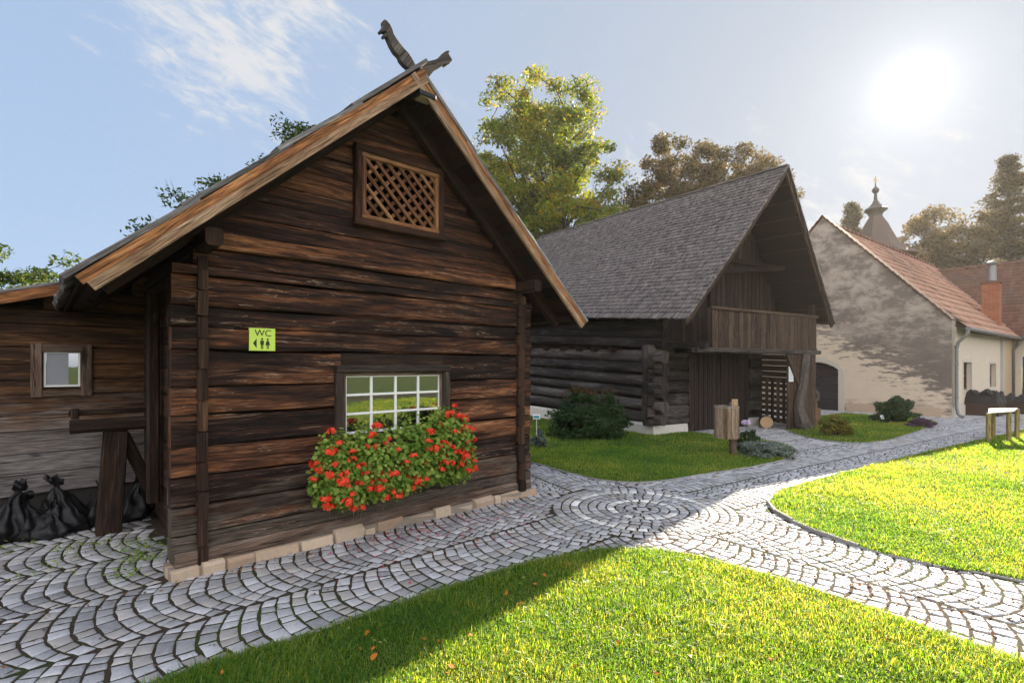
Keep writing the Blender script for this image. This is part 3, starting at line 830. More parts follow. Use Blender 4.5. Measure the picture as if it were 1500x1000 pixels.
# gable boards
mb = MB(14); z = 2.66
while z < 4.05:
    h = .165 + mb.rnd.uniform(-.02, .03); z1 = min(z + h, 4.1)
    hw0 = (ZA - .20 - z) / SL; hw1 = (ZA - .20 - z1) / SL
    for (a, b, c, d) in cut_rect([(SM - (hw0 + hw1) / 2, SM + (hw0 + hw1) / 2, z, z1)], LAT):
        mb.bar(hp(a, -.05, (c + d) / 2), hp(b, -.05 + mb.rnd.uniform(-.006, .006), (c + d) / 2), UP, d - c - .005, .045, max(2, int((b - a) / .2)), .004, .12)
    z = z1
mb.build('gable_boards', M['hut_gable_boards'], hut)
# stone plinth
mb = MB(15); s = -.03
k = 0
while s < 3.8:
    w = mb.rnd.choice((.12, .17, .22, .30, .36)); h = .08 + mb.rnd.uniform(-.03, .022) + (.03 if k == 0 else 0)
    if k == 0: w = .2
    e = min(s + w, 3.82)
    mb.bar(hp(s + .012, .0 + mb.rnd.uniform(-.02, .02), h / 2 - .02), hp(e - .012, .0 + mb.rnd.uniform(-.015, .015), h / 2 - .02), UP, h + .04, .16 + (.03 if k == 0 else 0), 4, .026, .2)
    s = e; k += 1
mb.build('stone_plinth', M['plinth_stone'], hut)
mb = MB(16); mb.bar(hp(-.02, -.07, .02), hp(3.8, -.07, .02), UP, .12, .275, 40, .014); mb.build('plinth_mortar', M['mortar'], hut)

# roof
VF, VBK = .40, -5.9            # verge front, back
def sl(side, q, perp, d):
    """point on a slope: q metres down from the ridge, perp above (+) the top surface"""
    c = 1 / math.sqrt(1 + SL * SL); s_ = SL * c
    return hp(SM + side * (q * c + perp * s_), d, ZA - q * s_ + perp * c)
QL = (SM + .60) * math.sqrt(1 + SL * SL)
roof = None
mb = MB(17)
for side in (-1, 1):
    edges = [QL + .02, QL - .80, QL - 1.65, QL - 2.45, 0]
    for ci in range(4):
        q0, q1 = edges[ci + 1], edges[ci]
        if ci == 3: q0 = -.12 if side < 0 else .02
        else: q0 -= .12
        d = VF + .03
        while d > VBK:
            w = mb.rnd.uniform(.15, .24)
            e = mb.rnd.uniform(-.02, .03)
            p_lo, p_hi = .004, -.030
            mb.bar(sl(side, q1 + e, p_lo - .012, d - w / 2), sl(side, q0, p_hi - .0 + (.03 if ci == 3 else 0), d - w / 2), N, w - .006, .036, 4, .004, .15)
            d -= w
roof = mb.build('roof', M['grey_boards'], hut)
mb = MB(18)   # underside boarding
for side in (-1, 1):
    q = .05
    while q < QL - .03:
        w = mb.rnd.uniform(.16, .22); w = min(w, QL - q)
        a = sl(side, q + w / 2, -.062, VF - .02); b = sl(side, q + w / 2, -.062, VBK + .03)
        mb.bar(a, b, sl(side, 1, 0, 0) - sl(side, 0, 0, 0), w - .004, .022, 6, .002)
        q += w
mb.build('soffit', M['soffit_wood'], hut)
mb = MB(19)   # rafters and purlins under the overhang
for side in (-1, 1):
    for d in (.045, -1.2, -2.4, -3.6, -4.8):
        mb.bar(sl(side, .1, -.145, d), sl(side, QL - .12, -.145, d), N, .11, .13, 8, .004)
    for q, zz in ((QL - .85, -.27), (QL - .15, -.105)):
        mb.bar(sl(side, q, zz, VF - .06), sl(side, q, zz, VBK + .05), UP, .13 if zz < -.2 else .06, .12, 8, .004)
mb.build('rafters', M['soffit_wood'], hut)
for side in (-1, 1):
    mb = MB(20 + side)
    mb.bar(sl(side, -.02 if side < 0 else .05, -.071, VF + .012), sl(side, QL - .01, -.071, VF + .012), N, .034, .064, 14, .002, .1)
    b1 = mb.build('barge_board', M['barge_orange'], hut)
    mb = MB(30 + side)
    mb.bar(sl(side, .02, -.134, VF + .026), sl(side, QL - .03, -.134, VF + .026), N, .030, .064, 14, .002, .1)
    mb.build('barge_board', M['barge_pale'], hut)
# carved gable horns, in the plane of the gable
def carve(name, pix, dd, th, mat, flip=False):
    pts = [onplane(x / 8.33 + 540, y / 8.33 + 20, hp(0, dd, 0), N) for x, y in pix]
    m_ = MB(41); m_.prism(pts, N * th); return m_.build(name, M[mat], hut, .006)
carve('gable_horn', [(100, 245), (150, 185), (140, 130), (158, 106), (190, 125), (225, 165), (255, 225), (275, 290), (330, 375), (400, 460), (450, 510), (500, 590), (560, 700), (470, 720), (400, 660), (350, 600), (340, 560), (280, 500), (235, 420), (205, 350), (190, 310), (170, 330), (145, 310), (155, 280), (180, 268), (150, 255), (120, 272)], .22, .06, 'barn_post')
carve('gable_horn', [(560, 640), (680, 615), (770, 595), (830, 565), (880, 505), (915, 485), (950, 488), (935, 520), (965, 570), (980, 600), (965, 620), (945, 605), (950, 640), (910, 665), (890, 640), (900, 625), (860, 670), (810, 700), (760, 725), (700, 800), (600, 800)], .12, .06, 'barn_post')

# lattice opening in the gable
mb = MB(50)
s0, s1, z0, z1 = 1.45, 2.455, 2.92, 3.69
for (a, b, w) in (((s0, z0), (s0, z1), .1), ((s1, z0), (s1, z1), .1)):
    pass
fr = .068
mb.bar(hp(s0 + fr / 2, .0, z0 + fr), hp(s0 + fr / 2, .0, z1 - fr), U, fr, .09, 3, .003)
mb.bar(hp(s1 - fr / 2, .0, z0 + fr), hp(s1 - fr / 2, .0, z1 - fr), U, fr, .09, 3, .003)
mb.bar(hp(s0, .002, z1 - fr / 2), hp(s1, .002, z1 - fr / 2), UP, fr, .092, 4, .003)
mb.bar(hp(s0 - .01, .004, z0 + fr / 2), hp(s1 + .01, .004, z0 + fr / 2), UP, fr, .1, 4, .003)
lw = mb.build('gable_window', M['gable_frame'], hut)
mb = MB(51); i0, i1, j0, j1 = s0 + fr, s1 - fr, z0 + fr, z1 - fr
for (a, b, c, d) in ((i0, i1, j0, j0 + .045), (i0, i1, j1 - .045, j1)):
    mb.bar(hp(a, .012, (c + d) / 2), hp(b, .012, (c + d) / 2), UP, .045, .05)
for x in (i0 + .022, i1 - .022): mb.bar(hp(x, .012, j0 + .045), hp(x, .012, j1 - .045), U, .045, .05)
mb.build('inner_frame', M['lattice_wood'], lw)
mb = MB(52)
def clipline(c, sgn):
    # line z = sgn*(s - c): clip to the opening
    pts = []
    lo, hi = i0 + .03, i1 - .03; bo, to = j0 + .03, j1 - .03
    for s_ in (lo, hi):
        z_ = j0 + sgn * (s_ - c)
        if bo <= z_ <= to: pts.append((s_, z_))
    for z_ in (bo, to):
        s_ = c + (z_ - j0) / sgn
        if lo < s_ < hi: pts.append((s_, z_))
    return sorted(pts)[:2] if len(pts) >= 2 else None
for k in range(-12, 24):
    for sgn, dd in ((1.0, -.010), (-1.0, .010)):
        l = clipline(i0 + k * .125, sgn)
        if l and abs(l[0][0] - l[1][0]) > .03:
            mb.bar(hp(l[0][0], dd, l[0][1]), hp(l[1][0], dd, l[1][1]), U * -sgn + UP, .036, .018)
mb.build('lattice', M['lattice_wood'], lw)

# flower window
mb = MB(53); s0, s1, z0, z1 = 1.26, 2.53, .88, 1.60
mb.bar(hp(s0 + .04, .012, z0), hp(s0 + .04, .012, z1 - .07), U, .085, .075, 4, .003)
mb.bar(hp(s1 - .04, .012, z0), hp(s1 - .04, .012, z1 - .07), U, .085, .075, 4, .003)
mb.bar(hp(s0, .016, z1 - .035), hp(s1, .016, z1 - .035), UP, .07, .085, 5, .003)
mb.bar(hp(s0, .025, z0 + .02), hp(s1, .025, z0 + .02), UP, .05, .12, 5, .003)
win = mb.build('window', M['window_frame_dark'], hut)
mb = MB(54)
for x in (s0 + .095, s1 - .095): mb.bar(hp(x, -.012, z0 + .05), hp(x, -.012, z1 - .07), U, .03, .04)
mb.bar(hp(s0 + .08, -.010, z1 - .085), hp(s1 - .08, -.010, z1 - .085), UP, .03, .04)
mb.build('inner_frame', M['frame_wood'], win)
a0, a1, c0, c1 = 1.37, 2.425, .965, 1.50
mb = MB(55)
for k in range(5): x = a0 + (a1 - a0) * k / 4; mb.box(hp(x - .012, -.030, c0), U * .024, N * .022, UP * (c1 - c0))
for k in range(4): z = c0 + (c1 - c0) * k / 3; mb.box(hp(a0 - .012, -.028, z - .011), U * (a1 - a0 + .024), N * .022, UP * .022)
mb.build('sash', M['white_paint'], win, .002)
mb = MB(56); mb.box(hp(a0 - .02, -.026, c0 - .01), U * (a1 - a0 + .04), N * .004, UP * (c1 - c0 + .02)); mb.build('pane', M['window_glass'], win)

# WC sign
sg = empty('wc_sign', hp(.635, .02, 1.81), 'small lime green sign reading WC with an arrow on the log wall', 'sign')
mb = MB(57); mb.box(hp(.534, .0, 1.72), U * .203, N * .022, UP * .187); mb.build('sign_plate', M['sign_green'], sg, .002)
def text_mesh(name, s, size, o, ax, up, nrm, mat, parent):
    cu = bpy.data.curves.new(name, 'FONT'); cu.body = s; cu.size = size; cu.align_x = 'CENTER'; cu.extrude = .0008
    ob = bpy.data.objects.new(name, cu); COL.objects.link(ob)
    mw = Matrix((( ax.x, up.x, nrm.x, o.x), (ax.y, up.y, nrm.y, o.y), (ax.z, up.z, nrm.z, o.z), (0, 0, 0, 1)))
    me = bpy.data.meshes.new_from_object(ob.evaluated_get(bpy.context.evaluated_depsgraph_get()))
    bpy.data.objects.remove(ob); me.transform(mw); me.materials.clear(); me.name = name
    return link(name, me, mat, parent)
text_mesh('lettering', 'WC', .076, hp(.640, .0235, 1.842), U, UP, N, M['sign_ink'], sg)
mb = MB(58)
def flat(pts): mb.prism([hp(.534 + x, .0223, 1.72 + z) for x, z in pts], N * .0012)
flat([(.028, .062), (.056, .102), (.056, .022)])
def disc(cx, cz, r): flat([(cx + math.cos(t * math.pi / 6) * r, cz + math.sin(t * math.pi / 6) * r) for t in range(12)])
disc(.098, .098, .0085)
flat([(.084, .086), (.112, .086), (.112, .05), (.107, .05), (.107, .016), (.100, .016), (.100, .05), (.096, .05), (.096, .016), (.089, .016), (.089, .05), (.084, .05)])
disc(.142, .096, .0085)
flat([(.133, .084), (.151, .084), (.160, .048), (.150, .048), (.150, .016), (.144, .016), (.144, .048), (.140, .048), (.140, .016), (.134, .016), (.134, .048), (.124, .048)])
mb.build('pictogram', M['sign_ink'], sg)

# floodlight under the gable point
fl = empty('floodlight', hp(SM + .08, .40, 4.2), 'small black floodlight fixed under the gable point of the log hut', 'lamp')
mb = MB(59); mb.box(hp(SM - .01, .30, 4.135), U * .18, N * .16, UP * .045); mb.build('housing', M['lamp_black'], fl, .006)
mb = MB(60); mb.box(hp(SM + .01, .33, 4.129), U * .14, N * .11, UP * .005); mb.build('lens', M['lamp_lens'], fl)
mb = MB(61); mb.box(hp(SM + .05, .27, 4.15), U * .03, N * .04, UP * .05); mb.build('bracket', M['lamp_black'], fl)

# ------------------------------------------------------------------ geranium box
def leaf_cloud(name, C, nrm, size, mat, parent=None, shape='leaf', seed=0, squash=None):
    """one mesh of many small leaves at points C, facing roughly nrm"""
    rg = np.random.default_rng(seed); n = len(C)
    nr = nrm / (np.linalg.norm(nrm, axis=1, keepdims=True) + 1e-9)
    r = rg.normal(size=(n, 3)); a = np.cross(nr, r); a /= np.linalg.norm(a, axis=1, keepdims=True) + 1e-9
    b = np.cross(nr, a)
    sz = (size if np.ndim(size) else np.full(n, size))[:, None]
    if shape == 'leaf':
        P = [(-1, 0, 0), (-.25, .42, .10), (1, 0, -.12), (-.25, -.42, .10)]
        F = [(0, 1, 2), (0, 2, 3)]
    elif shape == 'round':
        P = [(0, 0, -.12)] + [(math.cos(t * 2 * math.pi / 6) * (.9 + .2 * (t % 2)), math.sin(t * 2 * math.pi / 6) * .95, .06 * (-1) ** t) for t in range(6)]
        F = [(0, 1 + k, 1 + (k + 1) % 6) for k in range(6)]
    elif shape == 'palm':
        P = [(0, 0, 0)]
        for k in range(5):
            t = (k - 2) * .62
            P += [(math.cos(t) * 1.1, math.sin(t) * 1.1, -.12), (math.cos(t + .31) * .45, math.sin(t + .31) * .45, .04)]
        P.insert(1, (math.cos(-1.55) * .45, math.sin(-1.55) * .45, .04))
        F = [(0, k, k + 1) for k in range(1, 11)]
    elif shape == 'needle':
        P = [(-1, -.10, 0), (1, 0, 0), (-1, .10, 0)]; F = [(0, 1, 2)]
    P = np.array(P); k = len(P); F = np.array(F)
    V = C[:, None, :] + sz[:, None] * (P[None, :, 0:1] * a[:, None] + P[None, :, 1:2] * b[:, None] + P[None, :, 2:3] * nr[:, None])
    FF = (F[None] + (np.arange(n) * k)[:, None, None]).reshape(-1, 3)
    return link(name, npmesh(name, V.reshape(-1, 3), FF), mat, parent)

ger = empty('geranium_box', hp(1.9, .16, .82), 'window box overflowing with red geraniums below the hut window', 'flowers')
mb = MB(70); mb.box(hp(1.33, .07, .74), U * 1.14, N * .19, UP * .17); mb.build('planter', M['brown_paint'], ger, .006)
for x in (1.55, 2.25):
    mb = MB(71); mb.bar(hp(x, .04, .70), hp(x, .25, .735), UP, .03, .03); mb.build('bracket', M['lamp_black'], ger)
rg = np.random.default_rng(21)
blobs = [(1.25, .22, .62, .26, .17, .25), (1.55, .26, .70, .30, .20, .30), (1.95, .26, .74, .34, .21, .32), (2.3, .25, .84, .30, .20, .30), (2.50, .22, .74, .18, .16, .27), (1.12, .2, .56, .16, .14, .18), (1.75, .25, .52, .35, .18, .16), (2.15, .22, .58, .34, .17, .17), (2.38, .20, 1.0, .15, .13, .16), (1.22, .20, .80, .22, .15, .22), (1.5, .2, .88, .2, .14, .14), (2.42, .22, .57, .24, .17, .20), (2.62, .18, .62, .12, .12, .18), (1.3, .24, .48, .22, .17, .15)]
pts = []; nr = []
hu = np.array(U); hn = np.array(N)
for (s, d, z, rs, rd, rz) in blobs:
    k = int(5200 * rs * rz * 4.2)
    v = rg.normal(size=(k, 3)); v /= np.linalg.norm(v, axis=1, keepdims=True)
    rr = rg.random(k) ** .4 * rg.uniform(.8, 1.22, k)
    L = v * rr[:, None] * np.array((rs, rd, rz)) + np.array((s, d, z))
    L = L[L[:, 1] > .03]; k = len(L)
    W = np.array(H0) + L[:, :1] * hu + L[:, 1:2] * hn + L[:, 2:] * np.array((0, 0, 1))
    nn = v[:k, :1] * hu * .5 + np.abs(v[:k, 1:2]) * hn + (v[:k, 2:] * .5 + .7) * np.array((0, 0, 1)) + rg.normal(size=(k, 3)) * .35
    pts.append(W); nr.append(nn)
pts = np.concatenate(pts); nr = np.concatenate(nr)
leaf_cloud('foliage', pts, nr, rg.uniform(.009, .026, len(pts)), M['geranium_leaf'], ger, 'round', 3)
mb = MB(72)
stem_pts = []
for k in range(150):
    (s, d, z, rs, rd, rz) = blobs[rg.integers(0, len(blobs))]
    v = rg.normal(size=3); v[1] = abs(v[1]) + .35; v /= np.linalg.norm(v)
    L = np.array((s, d, z)) + v * np.array((rs, rd, rz)) * rg.uniform(1.0, 1.16)
    if L[1] < .10: L[1] = .12
    if any(np.linalg.norm(L - q) < .07 for q in stem_pts): continue
    stem_pts.append(L)
for e in ((2.50, .16, 1.17), (2.62, .2, 1.02), (2.70, .18, .90), (2.66, .2, .55), (2.52, .2, .45), (1.02, .2, .50), (1.06, .25, .68), (2.38, .22, 1.14), (1.35, .30, .38), (1.7, .3, .38)): stem_pts.append(np.array(e))
for L in stem_pts:
    p = hp(*L); q = hp(L[0] * .93 + 1.9 * .07, max(.06, L[1] - .1), L[2] - .13)
    mb.tube([q, q.lerp(p, .55) + N * .015, p], [.0022, .002, .0016], 4)
mb.build('stems', M['geranium_leaf'], ger)
def flower_mesh(seed):
    r_ = np.random.default_rng(seed); C = []; D = []
    for k in range(r_.integers(9, 17)):
        v = r_.normal(size=3); v[2] = abs(v[2]) * .8; v[1] -= .3; v /= np.linalg.norm(v)
        c = v * np.array((.034, .034, .026)) * r_.uniform(.6, 1.1)
        for j in range(5):
            t = j * 1.257 + r_.uniform(0, 1); a = np.cross(v, (0.3, .2, 1)); a /= np.linalg.norm(a); b = np.cross(v, a)
            C.append(c + (a * math.cos(t) + b * math.sin(t)) * .0085); D.append(v + r_.normal(size=3) * .25)
    C = np.array(C); D = np.array(D); n = len(C)
    a = np.cross(D, r_.normal(size=(n, 3))); a /= np.linalg.norm(a, axis=1, keepdims=True); b = np.cross(D / np.linalg.norm(D, axis=1, keepdims=True), a)
    P = np.array([(-1, 0), (-.2, .75), (1, .35), (1, -.35), (-.2, -.75)]) * .0085
    V = C[:, None] + P[None, :, :1] * a[:, None] + P[None, :, 1:] * b[:, None]
    F = np.array([(0, 1, 2), (0, 2, 3), (0, 3, 4)]); FF = (F[None] + (np.arange(n) * 5)[:, None, None]).reshape(-1, 3)
    return npmesh('flower_head', V.reshape(-1, 3), FF)
heads = [flower_mesh(100 + k) for k in range(6)]
for me in heads: me.materials.append(M['petal_red'])
for k, L in enumerate(stem_pts[:98]):
    o = bpy.data.objects.new('flower_head', heads[k % 6]); COL.objects.link(o); o.parent = ger
    o.location = hp(*L) - ger.location; o.rotation_euler = (random.Random(k).uniform(-.4, .4), random.Random(k + 9).uniform(-.4, .4), math.atan2(N.y, N.x) + R(90) + random.Random(k + 5).uniform(-1, 1))
    sc = random.Random(k + 77).uniform(.95, 1.6); o.scale = (sc, sc, sc)

# ------------------------------------------------------------------ lean-to shed, trestle, bags
shed = empty('lean_to_shed', hp(-1, -2.3, 0), 'low weathered grey plank shed with a small window left of the hut', 'shed')
ST = -2.30
mb = MB(80); z = .34
SWIN = (-.69, -.42, 1.37, 1.735)
while z < 2.75:
    h = mb.rnd.choice((.15, .17, .2, .22)); z1 = z + h
    # top is cut by the lean-to roof, which falls to the left
    left = -4.0; zr = lambda s: 2.20 + .31 * (s + 1.15)
    left = max(-4.0, (z1 - 2.20 - .06) / .31 - .98)
    for (a, b, c, d) in cut_rect([(left, .12, z, z1)], SWIN):
        if b - a > .05:
            mb.bar(hp(a, ST - .02, (c + d) / 2), hp(b, ST - .02 + mb.rnd.uniform(-.004, .004), (c + d) / 2), UP, d - c - .006, .035, max(2, int((b - a) / .25)), .003, .12)
    z = z1
mb.build('plank_wall', M['shed_boards'], shed)
mb = MB(81); mb.box(hp(-4, ST - .14, -.02), U * 4.1, N * .09, UP * .37); mb.build('footing', M['dark_footing'], shed)  # dark slab standing in for the shaded void below the planks
mb = MB(85); mb.prism([hp(-4, ST - .12, .3), hp(.1, ST - .12, .3), hp(.1, ST - .12, 2.6), hp(-4, ST - .12, 1.32)], N * .04); mb.build('inner_lining', M['dark_timber'], shed)  # added backing, keeps the sky from showing between planks
mb = MB(82)
def shz(s): return 2.27 + .31 * (s + .98)
for k in range(14):
    d0 = -2.02 - k * .25
    mb.bar(hp(-4.2, d0 - .12, shz(-4.2) + .01 * (k % 2)), hp(.1, d0 - .12, shz(.1) + .01 * (k % 2)), N, .245, .03, 6, .003)
rf = mb.build('roof', M['grey_boards'], shed)
mb = MB(83); mb.bar(hp(-4.2, -2.0, shz(-4.2) - .07), hp(.1, -2.0, shz(.1) - .07), UP, .095, .03, 8, .003); mb.build('barge_board', M['barge_orange'], shed)
mb = MB(84)
w0, w1, y0, y1 = -.785, -.32, 1.29, 1.815
for a, b in ((w0, w0 + .085), (w1 - .085, w1)): mb.bar(hp((a + b) / 2, ST + .015, y0), hp((a + b) / 2, ST + .015, y1), U, .085, .035, 3, .002)
mb.bar(hp(w0 + .085, ST + .013, y1 - .045), hp(w1 - .085, ST + .013, y1 - .045), UP, .075, .03); mb.bar(hp(w0 + .085, ST + .013, y0 + .03), hp(w1 - .085, ST + .013, y0 + .03), UP, .06, .03)
sw = mb.build('window', M['frame_wood'], shed)
mb = MB(86)
a0, a1, c0, c1 = -.69, -.415, 1.385, 1.735
mb.box(hp(a0, ST - .015, c0), U * .016, N * .018, UP * (c1 - c0)); mb.box(hp(a1 - .016, ST - .015, c0), U * .016, N * .018, UP * (c1 - c0))
mb.box(hp(a0 + .016, ST - .014, c0), U * (a1 - a0 - .032), N * .016, UP * .02); mb.box(hp(a0 + .016, ST - .014, c1 - .014), U * (a1 - a0 - .032), N * .016, UP * .014)
mb.build('sash', M['white_paint'], sw)
mb = MB(87); mb.box(hp(a0 + .005, ST - .012, c0 + .005), U * (a1 - a0 - .01), N * .004, UP * (c1 - c0 - .01)); mb.build('pane', M['window_glass'], sw)
mb = MB(88); mb.box(hp(a0 + .02, ST - .0075, c0 + .02), U * .165, N * .002, UP * (c1 - c0 - .034)); mb.build('blind', M['curtain'], sw)

tre = empty('timber_trestle', hp(-.21, -1.7, 0), 'dark timber trestle of post, beam and brace at the left side of the hut', 'trestle')
mb = MB(90); mb.bar(hp(-.24, -1.66, -.01), hp(-.18, -1.66, .97), U, .20, .14, 5, .006, .08, taper=.92); mb.build('post', M['dark_timber'], tre)
mb = MB(91); mb.bar(hp(-.52, -1.64, 1.035), hp(.13, -1.64, 1.04), UP, .12, .13, 5, .005); mb.build('beam', M['dark_timber'], tre)
mb = MB(92); mb.bar(hp(-.52, -1.80, 1.15), hp(.13, -1.80, 1.155), UP, .05, .07, 5, .004); mb.bar(hp(-.48, -1.70, 1.10), hp(-.48, -1.70, 1.20), U, .06, .06); mb.build('rail', M['dark_timber'], tre)
mb = MB(93); mb.bar(hp(-.12, -1.74, .92), hp(.10, -1.74, .36), U + UP, .11, .07, 4, .004); mb.build('brace', M['dark_timber'], tre)
mb = MB(94); mb.bar(hp(.085, -1.45, .28), hp(.085, -1.45, 2.3), U, .10, .12, 8, .004); mb.build('wall_post', M['dark_timber'], hut)

def bag(seed, loc, w, h, label):
    r_ = random.Random(seed); mb = MB(seed); rings = []; n = 48
    pk = [(.80, 0), (1.0, .05), (1.08, .16), (1.02, .30), (.80, .44), (.50, .58), (.28, .70), (.13, .80), (.10, .84), (.22, .93), (.30, 1.0)]
    prof = []
    for (ra, za), (rb_, zb) in zip(pk, pk[1:]): prof += [(ra, za), ((ra + rb_) / 2, (za + zb) / 2)]
    prof.append(pk[-1])
    lean = Vector((r_.uniform(-.12, .12), r_.uniform(-.1, .1), 0))
    for (r0, z) in prof:
        ring = []
        for j in range(n):
            t = 2 * math.pi * j / n
            fold = 1 + (.16 * math.sin(t * 7 + seed) + .1 * math.sin(t * 11 + seed * 2)) * min(1, z * 1.6) + .22 * mnoise.noise(Vector((math.cos(t) * 1.7, math.sin(t) * 1.7, z * 3 + seed)))
            p = Vector((math.cos(t) * w * r0 * fold, math.sin(t) * w * .8 * r0 * fold, h * z)) + lean * (z * h * 2)
            if z > .92: p.z += .03 * math.sin(t * 3 + seed)
            p = p + mnoise.noise_vector(p * 11 + Vector((seed * 7, 0, 0))) * .034 * min(1, z * 5) + mnoise.noise_vector(p * 30 + Vector((seed * 3, 0, 0))) * .012
            ring.append(mb.add(Vector(loc) + p))
        rings.append(ring)
    for k in range(len(prof) - 1):
        for j in range(n):
            j2 = (j + 1) % n
            mb.face([rings[k][j], rings[k][j2], rings[k + 1][j2], rings[k + 1][j]], None, True)
    mb.face(rings[0][::-1]); mb.face(rings[-1][:])
    o = mb.build('rubbish_bag', M['bag_plastic'])
    # origin at the base
    tag(o, label, 'bag', 'black rubbish bags along the shed wall')
bag(1, hp(-1.30, -1.98, 0), .22, .36, 'slumped black plastic bag, leftmost of the row by the shed')
bag(2, hp(-1.00, -2.02, 0), .19, .52, 'black plastic bag with twisted top under the left half of the shed window')
bag(3, hp(-.78, -2.00, 0), .20, .40, 'low creased black plastic bag under the shed window')
bag(4, hp(-.52, -2.04, 0), .20, .54, 'tallest black plastic bag with a knotted top left of the trestle post')
bag(5, hp(-.30, -2.06, 0), .15, .42, 'black plastic bag half hidden behind the trestle post')
bag(7, hp(-1.52, -2.00, 0), .21, .34, 'flat black plastic bag cut by the left edge of the photo')
bag(8, hp(-.66, -1.88, 0), .15, .30, 'small black plastic bag lying in front of the tallest one')
bag(6, hp(-.03, -2.04, 0), .17, .45, 'black plastic bag in the dark corner behind the brace')

# ------------------------------------------------------------------ the log barn
barn = empty('log_barn', bp(2.3, 0, 0), 'large dark log barn with a steep shingled roof and boarded loft front', 'barn')
mb = MB(100)
zc = .38; k = 0; TOPL = 2.0
while zc < TOPL:
    d = .275 + mb.rnd.uniform(-.02, .03)
    mb.bar(bp(-.0, -.24 - mb.rnd.uniform(0, .08), zc), bp(0, 8.6, zc), UP, d, d * .92, 22, .02, round_=True, nround=12)
    zc += .283
for zz in (2.10, 2.32, 2.54):
    mb.bar(bp(.02, -.3, zz), bp(.02, 8.6, zz + .2), UP, .22, .2, 16, .012)
mb.build('log_wall', M['barn_logs'], barn)
mb = MB(101); mb.box(bp(.17, .2, .05), BB * 8.2, BF * .05, UP * 2.5); mb.build('inner_lining', M['dark_timber'], barn)  # sheet added to stop daylight showing between the logs
mb = MB(101); zc = .51
while zc < 2.1:
    d = .275
    mb.bar(bp(-.26 - mb.rnd.uniform(0, .08), .02, zc), bp(1.12, .02, zc), UP, d, .2, 7, .016, .22)
    zc += .283
mb.bar(bp(-.26, .02, .30), bp(1.12, .02, .30), UP, .16, .2, 7, .01)
mb.build('log_wall', M['barn_logs'], barn)
mb = MB(99); zc = .51
while zc < 2.1:
    mb.bar(bp(3.43, .02, zc), bp(3.95, .02, zc), UP, .275, .2, 3, .014, .22); zc += .283
mb.bar(bp(3.43, .02, .30), bp(3.95, .02, .30), UP, .16, .2, 3, .01); mb.build('log_pier', M['barn_logs'], barn)
for (a0, a1, b0, b1) in ((-.10, 1.14, -.06, .16), (3.40, 4.0, -.06, .16)):
    mb = MB(102); mb.bar(bp(a0, (b0 + b1) / 2, .085, 0), bp(a1, (b0 + b1) / 2, .085, 0), UP, .27, b1 - b0, 6, .02, .15); mb.build('foundation', M['white_foundation'], barn)
mb = MB(102)
for k in range(9): mb.bar(bp(-.02, .1 + k * .95, .09, .02), bp(-.02, .1 + (k + 1) * .95 - .01, .09, .02), UP, .32, .22, 4, .03, .15)
mb.build('foundation', M['white_foundation'], barn)
mb = MB(103)    # brackets: ends of the joists along the side
for b in (1.25, 1.9, 2.5, 3.2, 4.0, 4.9, 5.8):
    mb = MB(int(b * 10)); mb.bar(bp(.15, b, 1.94), bp(-.22, b, 1.94), UP, .11, .15, 2, .006); mb.build('joist_end', M['dark_timber'], barn)
mb = MB(103); mb.bar(bp(-.2, 2.6, 2.16), bp(-.2, 4.3, 2.16), UP, .04, .06); mb.build('rail', M['dark_timber'], barn)
# gable wall behind the loft
RL, RA, RR = (-.5, 2.57), (3.03, 6.35), (5.06, 2.71); PF = -1.325
mb = MB(104)
for k in range(26):
    a0 = .0 + k * .18; a1 = a0 + .175
    am = (a0 + a1) / 2
    zt = RL[1] + (RA[1] - RL[1]) * (am - RL[0]) / (RA[0] - RL[0]) if am < RA[0] else RA[1] + (RR[1] - RA[1]) * (am - RA[0]) / (RR[0] - RA[0])
    mb.bar(bp(am, .02, 2.1), bp(am, .02, zt - .05), BF, .175, .04, 3, .004)
mb.build('gable_wall', M['barn_gable'], barn)
mb = MB(104)
for k in range(26):
    a0 = .0 + k * .18; am = a0 + .0875
    zt = RL[1] + (RA[1] - RL[1]) * (am - RL[0]) / (RA[0] - RL[0]) if am < RA[0] else RA[1] + (RR[1] - RA[1]) * (am - RA[0]) / (RR[0] - RA[0])
    mb.bar(bp(am, 8.5, .1), bp(am, 8.5, zt + .1), BF, .175, .04, 3, .004)
mb.build('gable_wall', M['barn_gable'], barn)
# right side wall: slatted, daylight comes through
mb = MB(105)
for k in range(13): mb.bar(bp(4.6, -1.0, .12 + k * .155), bp(4.6, .45, .12 + k * .155), UP, .10 if k < 7 else .142, .03, 3, .004)
mb.build('slatted_wall', M['barn_boards'], barn)
mb = MB(106)
for k in range(8): mb.bar(bp(4.55, -.95 + k * .16, .05), bp(4.55, -.95 + k * .16, 1.25), BB, .085, .025, 3, .004)
mb.build('lattice_gate', M['barn_boards'], barn)
mb = MB(107)
mb.bar(bp(4.62, .45, 1.15), bp(4.62, 8.5, 1.15), UP, 2.3, .06)
mb.bar(bp(3.9, .05, 1.0), bp(3.9, .9, 1.0), UP, 2.0, .06)
for k in range(14): mb.bar(bp(3.95 + k * .046, 1.15, 0), bp(3.95 + k * .046, 1.15, 2.0), BF, .044, .03)
mb.build('inner_wall', M['barn_door_wood'], barn)
